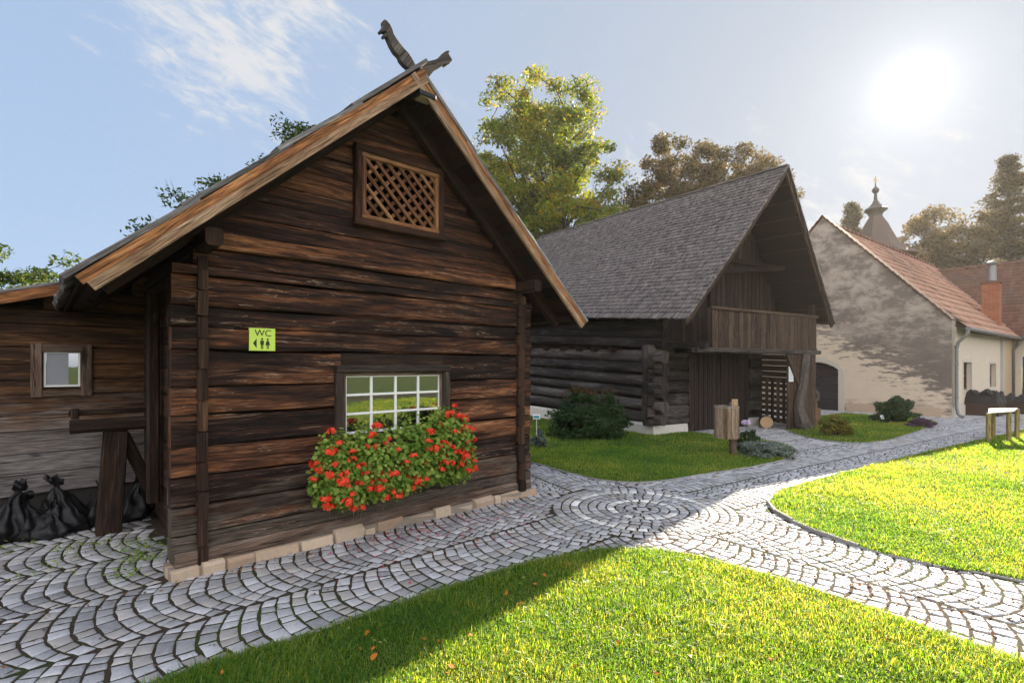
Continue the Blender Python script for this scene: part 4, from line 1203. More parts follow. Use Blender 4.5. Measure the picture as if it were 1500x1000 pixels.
# doors
for (a0, a1) in ((1.13, 2.27), (2.28, 3.42)):
    mb = MB(int(108 + a0)); n = 14; w = (a1 - a0) / n
    for k in range(n): mb.bar(bp(a0 + (k + .5) * w, -.03 + .006 * (k % 2), .02), bp(a0 + (k + .5) * w, -.03 + .006 * (k % 2), 1.9), BF, w - .008, .035, 2, .002)
    dr = mb.build('door', M['barn_door_wood'], barn)
    h = MB(); x = a1 - .1 if a0 < 2 else a0 + .1
    h.bar(bp(x, -.065, .95), bp(x, -.065, 1.1), BF, .025, .02); h.build('handle', M['lamp_black'], dr)
mb = MB(109); mb.bar(bp(1.1, -.03, 1.93), bp(3.45, -.03, 1.93), UP, .09, .1); mb.bar(bp(1.085, -.04, 0), bp(1.085, -.04, 1.9), BF, .07, .1); mb.build('door_frame', M['dark_timber'], barn)
# boarded loft front and the beams carrying it
mb = MB(110); a = .55
while a < 4.62:
    w = mb.rnd.uniform(.13, .2); mb.bar(bp(a + w / 2, -1.1, 2.02 + mb.rnd.uniform(-.02, .01)), bp(a + w / 2, -1.1 + mb.rnd.uniform(-.006, .006), 2.86), BF, w - .006, .03, 3, .003); a += w
mb.bar(bp(.5, -1.1, 2.89), bp(4.68, -1.1, 2.89), UP, .07, .10, 6, .004)
mb.build('loft_front', M['barn_boards'], barn)
mb = MB(111)
mb.bar(bp(.02, -1.08, 1.975), bp(4.78, -1.08, 1.975), UP, .10, .16, 8, .006)
for b in (0.3, 1.0, 1.6): mb.bar(bp(b * 1.6 + .15, .2, 1.94), bp(b * 1.6 + .15, -1.05, 1.96), UP, .10, .14, 4, .004)
mb.bar(bp(0.15, .2, 2.07), bp(.15, -1.28, 2.07), UP, .15, .16, 4, .008)
mb.bar(bp(4.55, .2, 2.0), bp(4.55, -1.15, 2.0), UP, .14, .14, 4, .008)
mb.bar(bp(.35, -.0, 2.03), bp(4.6, -.0, 2.03), UP, .07, .2)
k = 0
for b in range(10): mb.bar(bp(.2, -.95 + b * .11, 2.045), bp(4.6, -.95 + b * .11, 2.045), BB, .108, .025)
mb.build('loft_floor', M['barn_logs'], barn)
mb = MB(112)   # boarded pier under the right end of the loft
a = 3.42
while a < 4.6:
    w = mb.rnd.uniform(.12, .18); mb.bar(bp(a + w / 2, -1.06, .02), bp(a + w / 2, -1.06, 1.92), BF, w - .006, .03, 3, .003); a += w
mb.build('board_pier', M['barn_boards'], barn)
mb = MB(113); mb.tube([bp(3.95, -1.2, -.02), bp(3.78, -1.22, .25), bp(3.72, -1.18, .6), bp(3.86, -1.18, 1.0), bp(4.0, -1.16, 1.4), bp(4.12, -1.15, 1.92)], [.22, .17, .12, .105, .095, .09], 12); mb.build('crooked_post', M['barn_post'], barn)
mb = MB(114); mb.bar(bp(3.35, -1.1, 1.9), bp(3.9, -1.1, 1.1), BF, .1, .08, 3, .004); mb.build('brace', M['barn_boards'], barn)
mb = MB(115)
for k in range(2): mb.bar(bp(.55 + 4.0 * k, -1.05, 2.9), bp(.55 + 4.0 * k, -1.05, 3.5 if k == 0 else 3.2), BF, .12, .12, 3, .004)
mb.bar(bp(.75, -.5, 3.72), bp(4.3, -.5, 4.2), UP, .12, .12); mb.bar(bp(1.2, -.3, 4.2), bp(4.2, -.3, 4.2), UP, .14, .14)
mb.build('gable_timbers', M['dark_timber'], barn)
# roof: every shingle a small wedge
LB = 10.2
def rs_left(q, b):   # q 0 at ridge .. 1 at eave; b from front verge
    e = bp(RL[0], PF, 0).lerp(bp(RL[0], PF + LB, 0), b / LB); r_ = bp(RA[0], PF, 0).lerp(bp(RA[0], PF + LB, 0), b / LB)
    ez = RL[1] + min(.085 * b, .42 + .02 * b); rz = RA[1] + .043 * b
    p = r_.lerp(e, q); p.z = rz + (ez - rz) * q - .16 * q * (1 - q) * (1 - .5 * b / LB)
    return p
def rs_right(q, b):
    e = bp(RR[0], PF, 0).lerp(bp(RR[0], PF + LB, 0), b / LB); r_ = bp(RA[0], PF, 0).lerp(bp(RA[0], PF + LB, 0), b / LB)
    p = r_.lerp(e, q); p.z = RA[1] + .043 * b + (RR[1] - RA[1] + 0.0 * b) * q
    return p
def shingle_roof(fn, slope_len, rows, wid, th, seed, blen, lift=.0, ov=1.9):
    rg = np.random.default_rng(seed); V = []; F = []; UVs = []
    for r in range(rows + 1):
        q1 = min((r + 1) / rows, 1.0) + (.012 if r >= rows - 1 else 0); q0 = max(q1 - ov / rows, -.004)
        b = -.02 - rg.random() * wid * .5
        while b < blen:
            w = wid * rg.uniform(.65, 1.3); b1 = min(b + w, blen + .02); e = rg.uniform(-.05, .06) / rows
            A = fn(q1 + e, max(b, -.02)); B = fn(q1 + e, b1 - .004); Cc = fn(q0, b1 - .004); D = fn(q0, max(b, -.02))
            nm = (B - A).cross(D - A).normalized()
            if nm.z < 0: nm = -nm
            hi = th * rg.uniform(.8, 1.3) + lift; lo = lift + .0005
            i = len(V)
            for p, hh in ((A, hi), (B, hi * rg.uniform(.9, 1.1)), (Cc, lo), (D, lo)): V.append(p + nm * hh)
            for p in (A, B, Cc, D): V.append(p + nm * (lift - .012))
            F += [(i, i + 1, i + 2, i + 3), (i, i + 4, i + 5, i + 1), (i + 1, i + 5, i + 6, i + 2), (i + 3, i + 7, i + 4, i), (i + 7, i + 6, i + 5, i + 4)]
            ll = (D - A).length; o = rg.random() * 9
            UVs += [(o, 0), (o, w), (o + ll, w), (o + ll, 0), (o - .01, 0), (o - .01, w), (o + ll, w), (o + ll, 0)]
            b = b1
    return np.array([tuple(v) for v in V]), np.array(F), np.array(UVs)
V, F, UV_ = shingle_roof(rs_left, 5.2, 38, .09, .032, 5, LB)
V2, F2, UV2 = shingle_roof(rs_right, 4.2, 32, .11, .022, 6, LB)
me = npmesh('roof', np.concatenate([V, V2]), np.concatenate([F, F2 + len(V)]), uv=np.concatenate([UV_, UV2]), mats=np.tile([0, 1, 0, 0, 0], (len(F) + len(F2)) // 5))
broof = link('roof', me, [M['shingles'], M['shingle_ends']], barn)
mb = MB(120)   # boarding under the shingles and verge trim
def slab(fn, th, n=10):
    for k in range(n):
        q0, q1 = k / n, (k + 1) / n
        A, B, C_, D = fn(q0, .02), fn(q1 - .003, .02), fn(q1 - .003, LB - .02), fn(q0, LB - .02)
        dn = -(B - A).cross(D - A).normalized(); dn = dn if dn.z < 0 else -dn
        i = [mb.add(p + dn * .022) for p in (A, B, C_, D)] + [mb.add(p + dn * (.022 + th)) for p in (A, B, C_, D)]
        L = LB
        uvq = [(0, 0), (0, .5), (L, .5), (L, 0)]
        mb.face([i[0], i[1], i[2], i[3]], uvq); mb.face([i[7], i[6], i[5], i[4]], uvq[::-1])
        mb.face([i[0], i[4], i[5], i[1]], [(0, 0), (0, th), (.5, th), (.5, 0)]); mb.face([i[1], i[5], i[6], i[2]], [(0, 0), (0, th), (L, th), (L, 0)])
        mb.face([i[3], i[2], i[6], i[7]]); mb.face([i[0], i[3], i[7], i[4]])
slab(rs_left, .03); slab(rs_right, .03)
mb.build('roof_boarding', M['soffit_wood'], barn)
mb = MB(121)
for fn in (rs_left, rs_right):
    for k in range(8):
        q0, q1 = k / 8, (k + 1) / 8
        mb.bar(fn(q0, .05) - UP * .115, fn(q1, .05) - UP * .115, BB, .045, .105, 1)
    for b in (2.0, 3.2, 4.4): mb.bar(fn(.02, b) - UP * .16, fn(.97, b) - UP * .16, BB, .12, .14, 4, .004)
mb.build('rafters', M['barn_boards'], barn)
mb = MB(122); mb.bar(rs_left(.985, .05) - UP * .065, rs_left(.985, 5) - UP * .065, UP, .05, .06, 6, .002); mb.bar(rs_left(.985, 5) - UP * .065, rs_left(.985, LB - .1) - UP * .065, UP, .05, .06, 6, .002); mb.build('eaves_board', M['barge_pale'], barn)
mb = MB(123); mb.bar(rs_left(0, 0) + UP * .02, rs_left(0, LB) + UP * .02, UP, .03, .14, 10, .004); mb.build('ridge_board', M['shingles'], barn)
# notice on the pier
nt = empty('notice', bp(3.62, -1.09, 1.4), 'small white paper notice pinned to the barn pier', 'sign')
mb = MB(124); mb.box(bp(3.46, -1.082, 1.24), BF * .19, BB * -.008, UP * .37); mb.build('sheet', M['paper_white'], nt)
mb = MB(125)
for k in range(9): mb.box(bp(3.48, -1.0905, 1.29 + k * .027), BF * (.14 if k % 3 else .10), BB * -.001, UP * .008)
mb.box(bp(3.48, -1.0905, 1.55), BF * .12, BB * -.001, UP * .03)
mb.build('print', M['curtain'], nt)

# things in front of the barn
lg = empty('cut_log', gp(1123, 627), 'short round log lying on its side by the barn gate', 'log')
c = gp(1123, 627); ax = Vector((.35, .9, 0)).normalized()
mb = MB(130); mb.tube([c + UP * .15, c + UP * .15 + ax * .25, c + UP * .15 + ax * .5], [.155, .16, .15], 14, caps=False); mb.build('bark', M['bark'], lg)
mb = MB(131); mb.tube([c + UP * .15 - ax * .002, c + UP * .15 + ax * .502], [.150, .145], 14); mb.build('cut_face', M['fresh_cut'], lg)

sc_o = empty('carved_figure', gp(1189, 624), 'carved wooden post figure with a round head before the barn pier', 'sculpture')
c = gp(1189, 624)
mb = MB(132); mb.bar(c, c + UP * .62, Vector((1, .4, 0)), .30, .26, 5, .012, .2, taper=.85); mb.build('post', M['carved_wood'], sc_o)
mb = MB(133); ring = []
hd = c + UP * .80; fx = Vector((.93, .37, 0)).normalized(); fy = Vector((.37, -.93, 0))
mb.tube([hd - fy * .10, hd - fy * .08, hd + fy * .09, hd + fy * .11], [.13, .185, .185, .14], 16)
mb.bar(c + UP * .6, c + UP * .72, fx, .16, .16); mb.build('head', M['barn_post'], sc_o)
mb = MB(134); mb.tube([hd + fy * .108, hd + fy * .122], [.085, .06], 14); mb.build('face_hollow', M['dark_timber'], sc_o)
mb = MB(135); mb.box(c + fx * -.10 + fy * .16 + UP * .15, fx * .2, fy * .02, UP * .34); mb.build('panel', M['carved_wood'], sc_o)

# litter bin
b0 = gp(1077, 671)
bn = empty('litter_bin', b0, 'round wooden slat litter bin on a short post beside the path', 'bin')
mb = MB(140); b0 = b0 + Vector((.03, .17, 0)); mb.bar(b0, b0 + UP * .95, Vector((1, 0, 0)), .10, .09, 4, .003, .1); mb.build('post', M['frame_wood'], bn)
cb = b0 + Vector((-.135, -.06, .0)); mb = MB(141); n = 18
for k in range(n):
    t = 2 * math.pi * k / n; e = Vector((math.cos(t), math.sin(t), 0)); tg = Vector((-math.sin(t), math.cos(t), 0))
    mb.bar(cb + e * .19 + UP * .34, cb + e * .19 + UP * (.90 + mb.rnd.uniform(-.006, .006)), tg, 2 * math.pi * .19 / n - .004, .025, 2, .002)
mb.build('slats', M['bin_slats'], bn)
mb = MB(142); mb.tube([cb + UP * .36, cb + UP * .87], [.170, .170], 18, caps=False); mb.lathe(cb, [(.17, .35), (.17, .36)], 18); mb.lathe(cb, [(.172, .865), (.208, .872), (.208, .882), (.172, .885)], 24); mb.build('liner', M['metal_grey'], bn)
mb = MB(143); mb.box(b0 + Vector((-.03, -.05, .76)), Vector((.10, 0, 0)), Vector((0, .02, 0)), UP * .25); mb.build('sign_plate', M['fresh_cut'], bn)

# ------------------------------------------------------------------ the plastered house
hs = empty('farmhouse', fp(4, 2, 0), 'plastered farmhouse with stained gable, tiled roof and brick chimney', 'house')
EZ, AZ, GW = 2.80, 6.75, 7.2
mb = MB(150)
T = .45
# gable wall as panels round the arched doorway, outside face at s=0
D0, D1, DZ, DT = 3.10, 4.55, 1.45, 1.72
def gzone(pts):
    i = [mb.add(fp(-.0, g_, z_)) for g_, z_ in pts]; mb.face(i, [(GW - g_, z_) if False else (g_, z_) for g_, z_ in pts])
gzone([(0, -.1), (0, EZ + .18), (D0, EZ + .18 + (AZ - EZ) * D0 / (GW / 2)), (D0, -.1)])
gap = [(D0 + (D1 - D0) * k / 10, DZ + (DT - DZ) * math.sin(math.pi * k / 10) ** .8) for k in range(11)]
gzone([(D0, DZ), (D0, EZ + .18 + (AZ - EZ) * D0 / (GW / 2)), (GW / 2, AZ + .18), (D1, EZ + .18 + (AZ - EZ) * (GW - D1) / (GW / 2)), (D1, DZ)] + gap[::-1][1:-1])
gzone([(D1, -.1), (D1, EZ + .18 + (AZ - EZ) * (GW - D1) / (GW / 2)), (GW, EZ + .18), (GW, -.1)])
# thickness: parapet top and door reveal
for (g0, z0, g1, z1) in [(0, EZ + .18, GW / 2, AZ + .18), (GW / 2, AZ + .18, GW, EZ + .18), (0, -.1, 0, EZ + .18), (GW, -.1, GW, EZ + .18), (D0, -.1, D0, DZ), (D1, -.1, D1, DZ)] + [(gap[k][0], gap[k][1], gap[k + 1][0], gap[k + 1][1]) for k in range(10)]:
    i = [mb.add(fp(0, g0, z0)), mb.add(fp(0, g1, z1)), mb.add(fp(T, g1, z1)), mb.add(fp(T, g0, z0))]; mb.face(i, [(g0, z0), (g1, z1), (g1 + .3, z1), (g0 + .3, z0)])
mb.build('gable_wall', M['plaster_stained'], hs)
mb = MB(151)   # coping tiles stepping up the parapet
n = 24
for k in range(n):
    for sd in (0, 1):
        q = (k + .5) / n; g_ = GW / 2 * q; z_ = EZ + .2 + (AZ - EZ) * q
        if sd: g_ = GW - g_
        dv = (HG * (GW / 2 / n) + UP * ((AZ - EZ) / n)) if not sd else (-HG * (GW / 2 / n) + UP * ((AZ - EZ) / n))
        o = fp(T / 2 - .03, g_, z_)
        mb.bar(o - dv * .55 + UP * .0, o + dv * .45 + UP * .05, HS, T + .1, .045, 1)
mb.build('coping', M['roof_tile_dark'], hs)
mb = MB(152)   # pale door surround
pts = [(D0 - .2, 0), (D0 - .2, DZ)] + [(D0 - .2 + (D1 - D0 + .4) * k / 10, DZ + .02 + (DT - DZ + .16) * math.sin(math.pi * k / 10) ** .8) for k in range(1, 10)] + [(D1 + .2, DZ), (D1 + .2, 0), (D1, 0), (D1, DZ)] + gap[::-1][1:-1] + [(D0, DZ), (D0, 0)]
mb.prism([fp(.01, g_, z_) for g_, z_ in pts], -HS * .03); mb.build('door_surround', M['plaster_white'], hs)
mb = MB(153)
for k in range(9): mb.bar(fp(.22, D0, .08 + k * .2), fp(.22, D1, .08 + k * .2), UP, .192, .04, 2, .002)
mb.build('door', M['door_dark'], hs)
mb = MB(154); mb.box(fp(-.035, .25, -.05), HG * 2.6, HS * .05, UP * .34); mb.build('plinth', M['plinth_stone'], hs)
# eaves wall
W1 = (1.36, 2.42, .80, 1.70); W2 = (5.15, 6.15, .80, 1.66)
mb = MB(155)
SEG = []
s_prev = 0
for w in (W1, W2):
    SEG += [(s_prev, w[0], -.1, EZ), (w[0], w[1], -.1, w[2]), (w[0], w[1], w[3], EZ)]; s_prev = w[1]
SEG.append((s_prev, 8.9, -.1, EZ))
for (a, b, c, d) in SEG:
    i = [mb.add(fp(a, 0, c)), mb.add(fp(b, 0, c)), mb.add(fp(b, 0, d)), mb.add(fp(a, 0, d))]; mb.face(i, [(a, c), (b, c), (b, d), (a, d)])
for w in (W1, W2):
    for (a, c, b, d) in ((w[0], w[2], w[0], w[3]), (w[1], w[2], w[1], w[3]), (w[0], w[2], w[1], w[2]), (w[0], w[3], w[1], w[3])):
        i = [mb.add(fp(a, 0, c)), mb.add(fp(b, 0, d)), mb.add(fp(b, .3, d)), mb.add(fp(a, .3, c))]; mb.face(i, [(a, c), (b, d), (b + .3, d), (a + .3, c)])
i = [mb.add(fp(0, GW, -.1)), mb.add(fp(14, GW, -.1)), mb.add(fp(14, GW, EZ)), mb.add(fp(0, GW, EZ))]; mb.face(i, [(0, 0), (14, 0), (14, 3), (0, 3)])
mb.build('eaves_wall', M['plaster_cream'], hs)
for w, lab in ((W1, None), (W2, None)):
    mb = MB(156); fr = .07
    wm = (w[0] + w[1]) / 2
    for s_ in (w[0], wm - fr / 2, w[1] - fr): mb.box(fp(s_, .12, w[2]), HS * fr, HG * .06, UP * (w[3] - w[2]))
    for z_ in (w[2], (w[2] + w[3]) / 2 - .02, w[3] - fr): mb.box(fp(w[0] + fr, .125, z_), HS * (w[1] - w[0] - 2 * fr), HG * .05, UP * (.04 if z_ not in (w[2], w[3] - fr) else fr))
    wn_ = mb.build('window', M['brown_paint'], hs)
    mb = MB(157); mb.box(fp(w[0] + .02, .16, w[2] + .02), HS * (w[1] - w[0] - .04), HG * .01, UP * (w[3] - w[2] - .04)); mb.build('pane', M['window_glass'], wn_)
    mb = MB(158); e = .10
    for (a, b, c, d) in ((w[0] - e, w[0], w[2] - e, w[3] + e), (w[1], w[1] + e, w[2] - e, w[3] + e), (w[0], w[1], w[3], w[3] + e), (w[0], w[1], w[2] - e, w[2])):
        mb.box(fp(a, -.012, c), HS * (b - a), HG * .03, UP * (d - c))
    mb.build('surround', M['plaster_white'], wn_)
mb = MB(159); mb.box(fp(.02, -.03, -.05), HS * 8.9, HG * .028, UP * .38); mb.build('plinth', M['plaster_white'], hs)
# ochre pilaster under the chimney and the wing behind
mb = MB(160); mb.box(fp(7.0, -.08, -.05), HS * 1.7, HG * .078, UP * (EZ + .02)); mb.build('pilaster', M['plaster_ochre'], hs)
mb = MB(161)
for (s_, g0, g1) in ((8.9, 0, -.35), (8.9, -1.3, -4.5)):
    i = [mb.add(fp(s_, g0, -.1)), mb.add(fp(s_, g1, -.1)), mb.add(fp(s_, g1, 2.9)), mb.add(fp(s_, g0, 2.9))]; mb.face(i, [(-g0, 0), (-g1, 0), (-g1, 3), (-g0, 3)])
i = [mb.add(fp(8.9, -.35, 1.95)), mb.add(fp(8.9, -1.3, 1.95)), mb.add(fp(8.9, -1.3, 2.9)), mb.add(fp(8.9, -.35, 2.9))]; mb.face(i, [(0, 2), (1, 2), (1, 3), (0, 3)])
i = [mb.add(fp(8.9, -4.5, -.1)), mb.add(fp(15.9, -4.5, -.1)), mb.add(fp(15.9, -4.5, 2.9)), mb.add(fp(8.9, -4.5, 2.9))]; mb.face(i, [(0, 0), (7, 0), (7, 3), (0, 3)])
i = [mb.add(fp(8.9, -4.5, 2.9)), mb.add(fp(15.9, -4.5, 2.9)), mb.add(fp(12.4, -4.5, 6.2))]; mb.face(i, [(0, 3), (7, 3), (3.5, 6)])
mb.build('wing_wall', M['plaster_cream'], hs)
mb = MB(162)
for k in range(5): mb.bar(fp(8.98, -.35 - (k + .5) * .19, 0), fp(8.98, -.35 - (k + .5) * .19, 1.95), HG, .185, .05)
mb.build('wing_door', M['brown_paint'], hs)

def tile_roof(fn, rows, blen, wid, th, seed, cap=None):
    rg = np.random.default_rng(seed); V = []; F = []
    for r in range(rows):
        q1 = (r + 1) / rows + .01; q0 = q1 - 1.25 / rows
        nt = int(blen / wid)
        for k in range(nt):
            b0 = k * blen / nt; b1 = (k + 1) * blen / nt
            i = len(V); e = rg.uniform(-.01, .01) / rows * 4
            lift = th * rg.uniform(.85, 1.2)
            pts = []
            for (q, hh) in ((q1 + e, lift), (q0, .004)):
                for j, cr in enumerate((0, .35, .35, 0)):
                    b = b0 + (b1 - b0) * (j + .04) / 3.08
                    p = fn(q, b); pts.append((p, hh + cr * th))
            A, B, D = pts[0][0], pts[3][0], pts[4][0]
            nm = (B - A).cross(D - A).normalized(); nm = nm if nm.z > 0 else -nm
            for p, hh in pts: V.append(p + nm * hh)
            for p, hh in pts[:4]: V.append(p + nm * (hh - th * .9))
            for j in range(3):
                F.append((i + j, i + j + 1, i + 4 + j + 1, i + 4 + j)); F.append((i + 8 + j, i + 8 + j + 1, i + j + 1, i + j))
    return np.array([tuple(v) for v in V]), np.array(F)
def hr_front(q, b): p = fp(T + b, GW / 2, 0).lerp(fp(T + b, -.32, 0), q); p.z = AZ + (EZ - .12 - AZ) * q; return p
def hr_back(q, b): p = fp(T + b, GW / 2, 0).lerp(fp(T + b, GW + .3, 0), q); p.z = AZ + (EZ - .12 - AZ) * q; return p
Va, Fa = tile_roof(hr_front, 14, 13.0, .20, .055, 9); Vb, Fb = tile_roof(hr_back, 12, 13.0, .5, .03, 10)
me = npmesh('roof', np.concatenate([Va, Vb]), np.concatenate([Fa, Fb + len(Va)])); link('roof', me, M['roof_tile'], hs)
WX = 12.4
def wr_a(q, b): p = fp(WX, 6 - b, 0).lerp(fp(8.6, 6 - b, 0), q); p.z = 6.25 + (2.78 - 6.25) * q; return p
def wr_b(q, b): p = fp(WX, 6 - b, 0).lerp(fp(16.2, 6 - b, 0), q); p.z = 6.25 + (2.78 - 6.25) * q; return p
Va, Fa = tile_roof(wr_a, 22, 10.8, .17, .022, 11); Vb, Fb = tile_roof(wr_b, 12, 10.8, .5, .03, 12)
me = npmesh('wing_roof', np.concatenate([Va, Vb]), np.concatenate([Fa, Fb + len(Va)])); link('wing_roof', me, M['roof_tile_dark'], hs)
mb = MB(163)
for fn, L in ((hr_front, 13), (hr_back, 13), (wr_a, 10.8), (wr_b, 10.8)):
    a, b, c, d = fn(0, 0), fn(1, 0), fn(1, L), fn(0, L); o_ = UP * -.03
    mb.quad(a + o_, b + o_, c + o_, d + o_); mb.quad(d + o_ * 3, c + o_ * 3, b + o_ * 3, a + o_ * 3)
    mb.quad(a + o_ * 3, b + o_ * 3, b + o_, a + o_); mb.quad(b + o_ * 3, c + o_ * 3, c + o_, b + o_)
mb.build('roof_boarding', M['soffit_wood'], hs)
mb = MB(164)
for k in range(30):
    o = fp(T + .2 + k * .43, GW / 2, AZ + .03); mb.tube([o - HS * .02, o + HS * .43], [.12, .10], 10)
mb.build('ridge_tiles', M['roof_tile_dark'], hs); mb = MB(164)
for k in range(24):
    o = fp(WX, 6 - k * .44, 6.28); mb.tube([o + HG * .02, o - HG * .44], [.11, .095], 10)
mb.build('ridge_tiles', M['roof_tile_dark'], hs)
mb = MB(165); mb.tube([fp(-.05, -.38, EZ - .10), fp(8.9, -.38, EZ - .13)], .06, 10); mb.tube([fp(8.55, -.4, 2.72), fp(8.55, -4.6, 2.72)], .06, 10); mb.build('gutter', M['zinc'], hs)
mb = MB(166); mb.tube([fp(.03, -.38, EZ - .12), fp(.03, -.36, EZ - .26), fp(.06, -.14, EZ - .5), fp(.06, -.10, EZ - .7), fp(.06, -.10, .35), fp(.06, -.14, .12), fp(.07, -.26, .03)], [.046] * 7, 10)
for z_ in (.6, 1.6, 2.15): mb.tube([fp(.06, -.10, z_), fp(.06, -.10, z_ + .05)], [.056, .056], 10)
mb.build('downpipe', M['zinc'], hs)
mb = MB(167); mb.tube([fp(8.75, -.38, 2.70), fp(8.75, -.25, 2.45), fp(8.75, -.12, 2.2), fp(8.75, -.12, 0)], .05, 8); mb.build('downpipe', M['zinc'], hs)
mb = MB(168); cw = .52
mb.bar(fp(7.6, .35, 2.6), fp(7.6, .35, 4.86), HS, cw, cw, 1, 0, .01); ch = mb.build('chimney', M['chimney_brick'], hs)
mb = MB(169); mb.box(fp(7.6 - .31, .35 - .31, 4.86), HS * .62, HG * .62, UP * .08); mb.build('chimney_cap', M['roof_tile_dark'], ch)
mb = MB(170); mb.lathe(fp(7.6, .35, 4.95), [(.17, 0), (.16, .05), (.145, .62), (.145, .66), (.23, .70), (.24, .74), (.06, .82)], 16); mb.build('flue', M['zinc'], ch)

# church tower far behind the house
TW = Vector((28.4, 40, 0))
ch_o = empty('church_tower', TW, 'church turret with bell shaped tiled spire, ball and cross behind the house', 'church')
mb = MB(180); sq = R(20)
mb.lathe(TW, [(2.0, 0), (2.0, 10.2)], 4, sq); mb.build('wall', M['tower_render'], ch_o)
mb = MB(181); mb.lathe(TW, [(2.75, 10.0), (2.72, 10.08), (2.05, 10.5), (1.55, 11.0), (1.28, 11.5), (1.05, 12.0), (.80, 12.6), (.56, 13.0), (.46, 13.15)], 8, R(20) + .4); mb.build('roof', M['tower_tile'], ch_o)
mb = MB(182); mb.lathe(TW, [(.46, 13.1), (.45, 13.3), (.60, 13.55), (.82, 13.68), (.80, 13.76), (.50, 13.95), (.28, 14.2), (.13, 14.5), (.09, 15.05)], 8, R(20) + .4); mb.build('lantern', M['copper_dull'], ch_o)
mb = MB(183); mb.lathe(TW, [(.05, 15.0), (.18, 15.07), (.26, 15.25), (.18, 15.43), (.05, 15.5), (.03, 15.9)], 14); mb.build('ball', M['copper_dull'], ch_o)
mb = MB(184); mb.box(TW + Vector((-.03, -.03, 15.6)), Vector((.06, 0, 0)), Vector((0, .06, 0)), UP * .75); mb.box(TW + Vector((-.18, -.025, 16.0)), Vector((.36, 0, 0)), Vector((0, .05, 0)), UP * .06); mb.build('cross', M['gold'], ch_o)
mb = MB(185); A = TW + Vector((1.5, 1.0, 0)); dr = Vector((.9, .43, 0)); sd = Vector((-.43, .9, 0))
for sgn in (1, -1):
    mb.quad(A - dr * 4 + UP * 10.6, A + dr * 8 + UP * 10.6, A + dr * 8 + sd * sgn * 4.5 + UP * 6.2, A - dr * 4 + sd * sgn * 4.5 + UP * 6.2)
mb.build('nave_roof', M['roof_tile_dark'], ch_o)
mb = MB(186); mb.box(A - dr * 4 - sd * 4.2, dr * 12, sd * 8.4, UP * 6.3); mb.prism([A - dr * 3.99 - sd * 4.2 + UP * 6.3, A - dr * 3.99 + sd * 4.2 + UP * 6.3, A - dr * 3.99 + UP * 10.4], dr * .3); mb.build('nave_wall', M['tower_render'], ch_o)

# ------------------------------------------------------------------ things on the right
tb = gp(1467, 645)
ib = empty('information_stand', tb, 'low wooden information stand on four posts with a sloping shiny board', 'sign')
ex = Vector((.80, -.10, 0)).normalized(); ey = Vector((.10, .80, 0)).normalized()
legs = [Vector((9.92, 10.66, 0)), Vector((10.48, 10.80, 0)), Vector((10.62, 11.30, 0)), Vector((10.95, 11.10, 0))]
for k, p in enumerate(legs):
    mb = MB(190 + k); mb.bar(p, p + UP * (.60, .615, .625, .65)[k], ex, .075, .06, 2, .002); mb.build('leg', M['yellow_post'], ib)
mb = MB(194); c0 = [legs[0] + Vector((-.06, -.06, .605)), legs[1] + Vector((.05, -.06, .625)), legs[3] + Vector((.07, .05, .66)), legs[2] + Vector((-.05, .06, .63))]
mb.prism(c0, UP * .014); mb.build('board', M['board_face'], ib, .003)

def covered(name, c, ex, ey, w, d, h, seed, label):
    """slatted garden seat with a black cover thrown over it"""
    o = empty(name, c, label, 'garden furniture')
    mb = MB(seed)
    for k in range(5):
        for sy in (-1, 1): mb.bar(c - ex * w / 2 + ey * sy * d / 2 + UP * (.05 + k * .09), c + ex * w / 2 + ey * sy * d / 2 + UP * (.05 + k * .09), UP, .078, .025)
        for sx in (-1, 1): mb.bar(c + ex * sx * w / 2 - ey * d / 2 + UP * (.05 + k * .09), c + ex * sx * w / 2 + ey * d / 2 + UP * (.05 + k * .09), UP, .078, .025)
    mb.box(c - ex * w / 2 - ey * d / 2 + UP * .02, ex * w, ey * d, UP * .42)
    mb.build('slatted_base', M['brown_paint'], o)
    mb = MB(seed + 1); nx, ny = 22, 14; idx = {}
    for i in range(nx + 1):
        for j in range(ny + 1):
            x = (i / nx - .5) * 1.08; y = (j / ny - .5) * 1.12
            e = max(abs(x) / .54, abs(y) / .56)
            hh = h * (.78 + .22 * math.sin(i * .55 + seed) * math.cos(j * .5)) + .12 * mnoise.noise(Vector((x * 6, y * 6, seed)))
            z = hh if e < .82 else hh - (hh - .40) * (e - .82) / .18
            idx[i, j] = mb.add(c + ex * x * w + ey * y * d + UP * z)
    for i in range(nx):
        for j in range(ny): mb.face([idx[i, j], idx[i + 1, j], idx[i + 1, j + 1], idx[i, j + 1]], None, True)
    mb.build('cover', M['black_cover'], o)
covered('covered_bench', Vector((15.3, 16.55, 0)), HS, HG, 1.15, .8, .85, 200, 'garden bench with a lumpy black cover against the house wall')
covered('slatted_bench', Vector((17.1, 17.2, 0)), HS, HG, 1.3, .8, .62, 205, 'low dark slatted seat to the right of the covered bench')

def sign_stake(name, p, label, h, w, mat):
    o = empty(name, p, label, 'sign'); mb = MB(210); mb.bar(p, p + UP * h, Vector((1, 0, 0)), .02, .02); mb.build('stake', M['white_paint'], o)
    mb = MB(211); mb.box(p + Vector((-w / 2, -.03, h - .02)), Vector((w, 0, 0)), Vector((0, .06, .10)), Vector((0, -.012, .007))); mb.build('plate', M['paper_white'], o)
    mb = MB(212); mb.box(p + Vector((-w / 2 + .01, -.043, h + .01)), Vector((w * .8, 0, 0)), Vector((0, .03, .05)), Vector((0, -.002, .0012))); mb.build('print', M[mat], o)
sign_stake('plant_label', gp(786, 640), 'small white and teal plant label on a stake behind the hut corner', .42, .16, 'sign_blue')
sign_stake('plant_label', gp(1292, 620), 'tiny white plant label in the bed under the shrub', .14, .08, 'curtain')

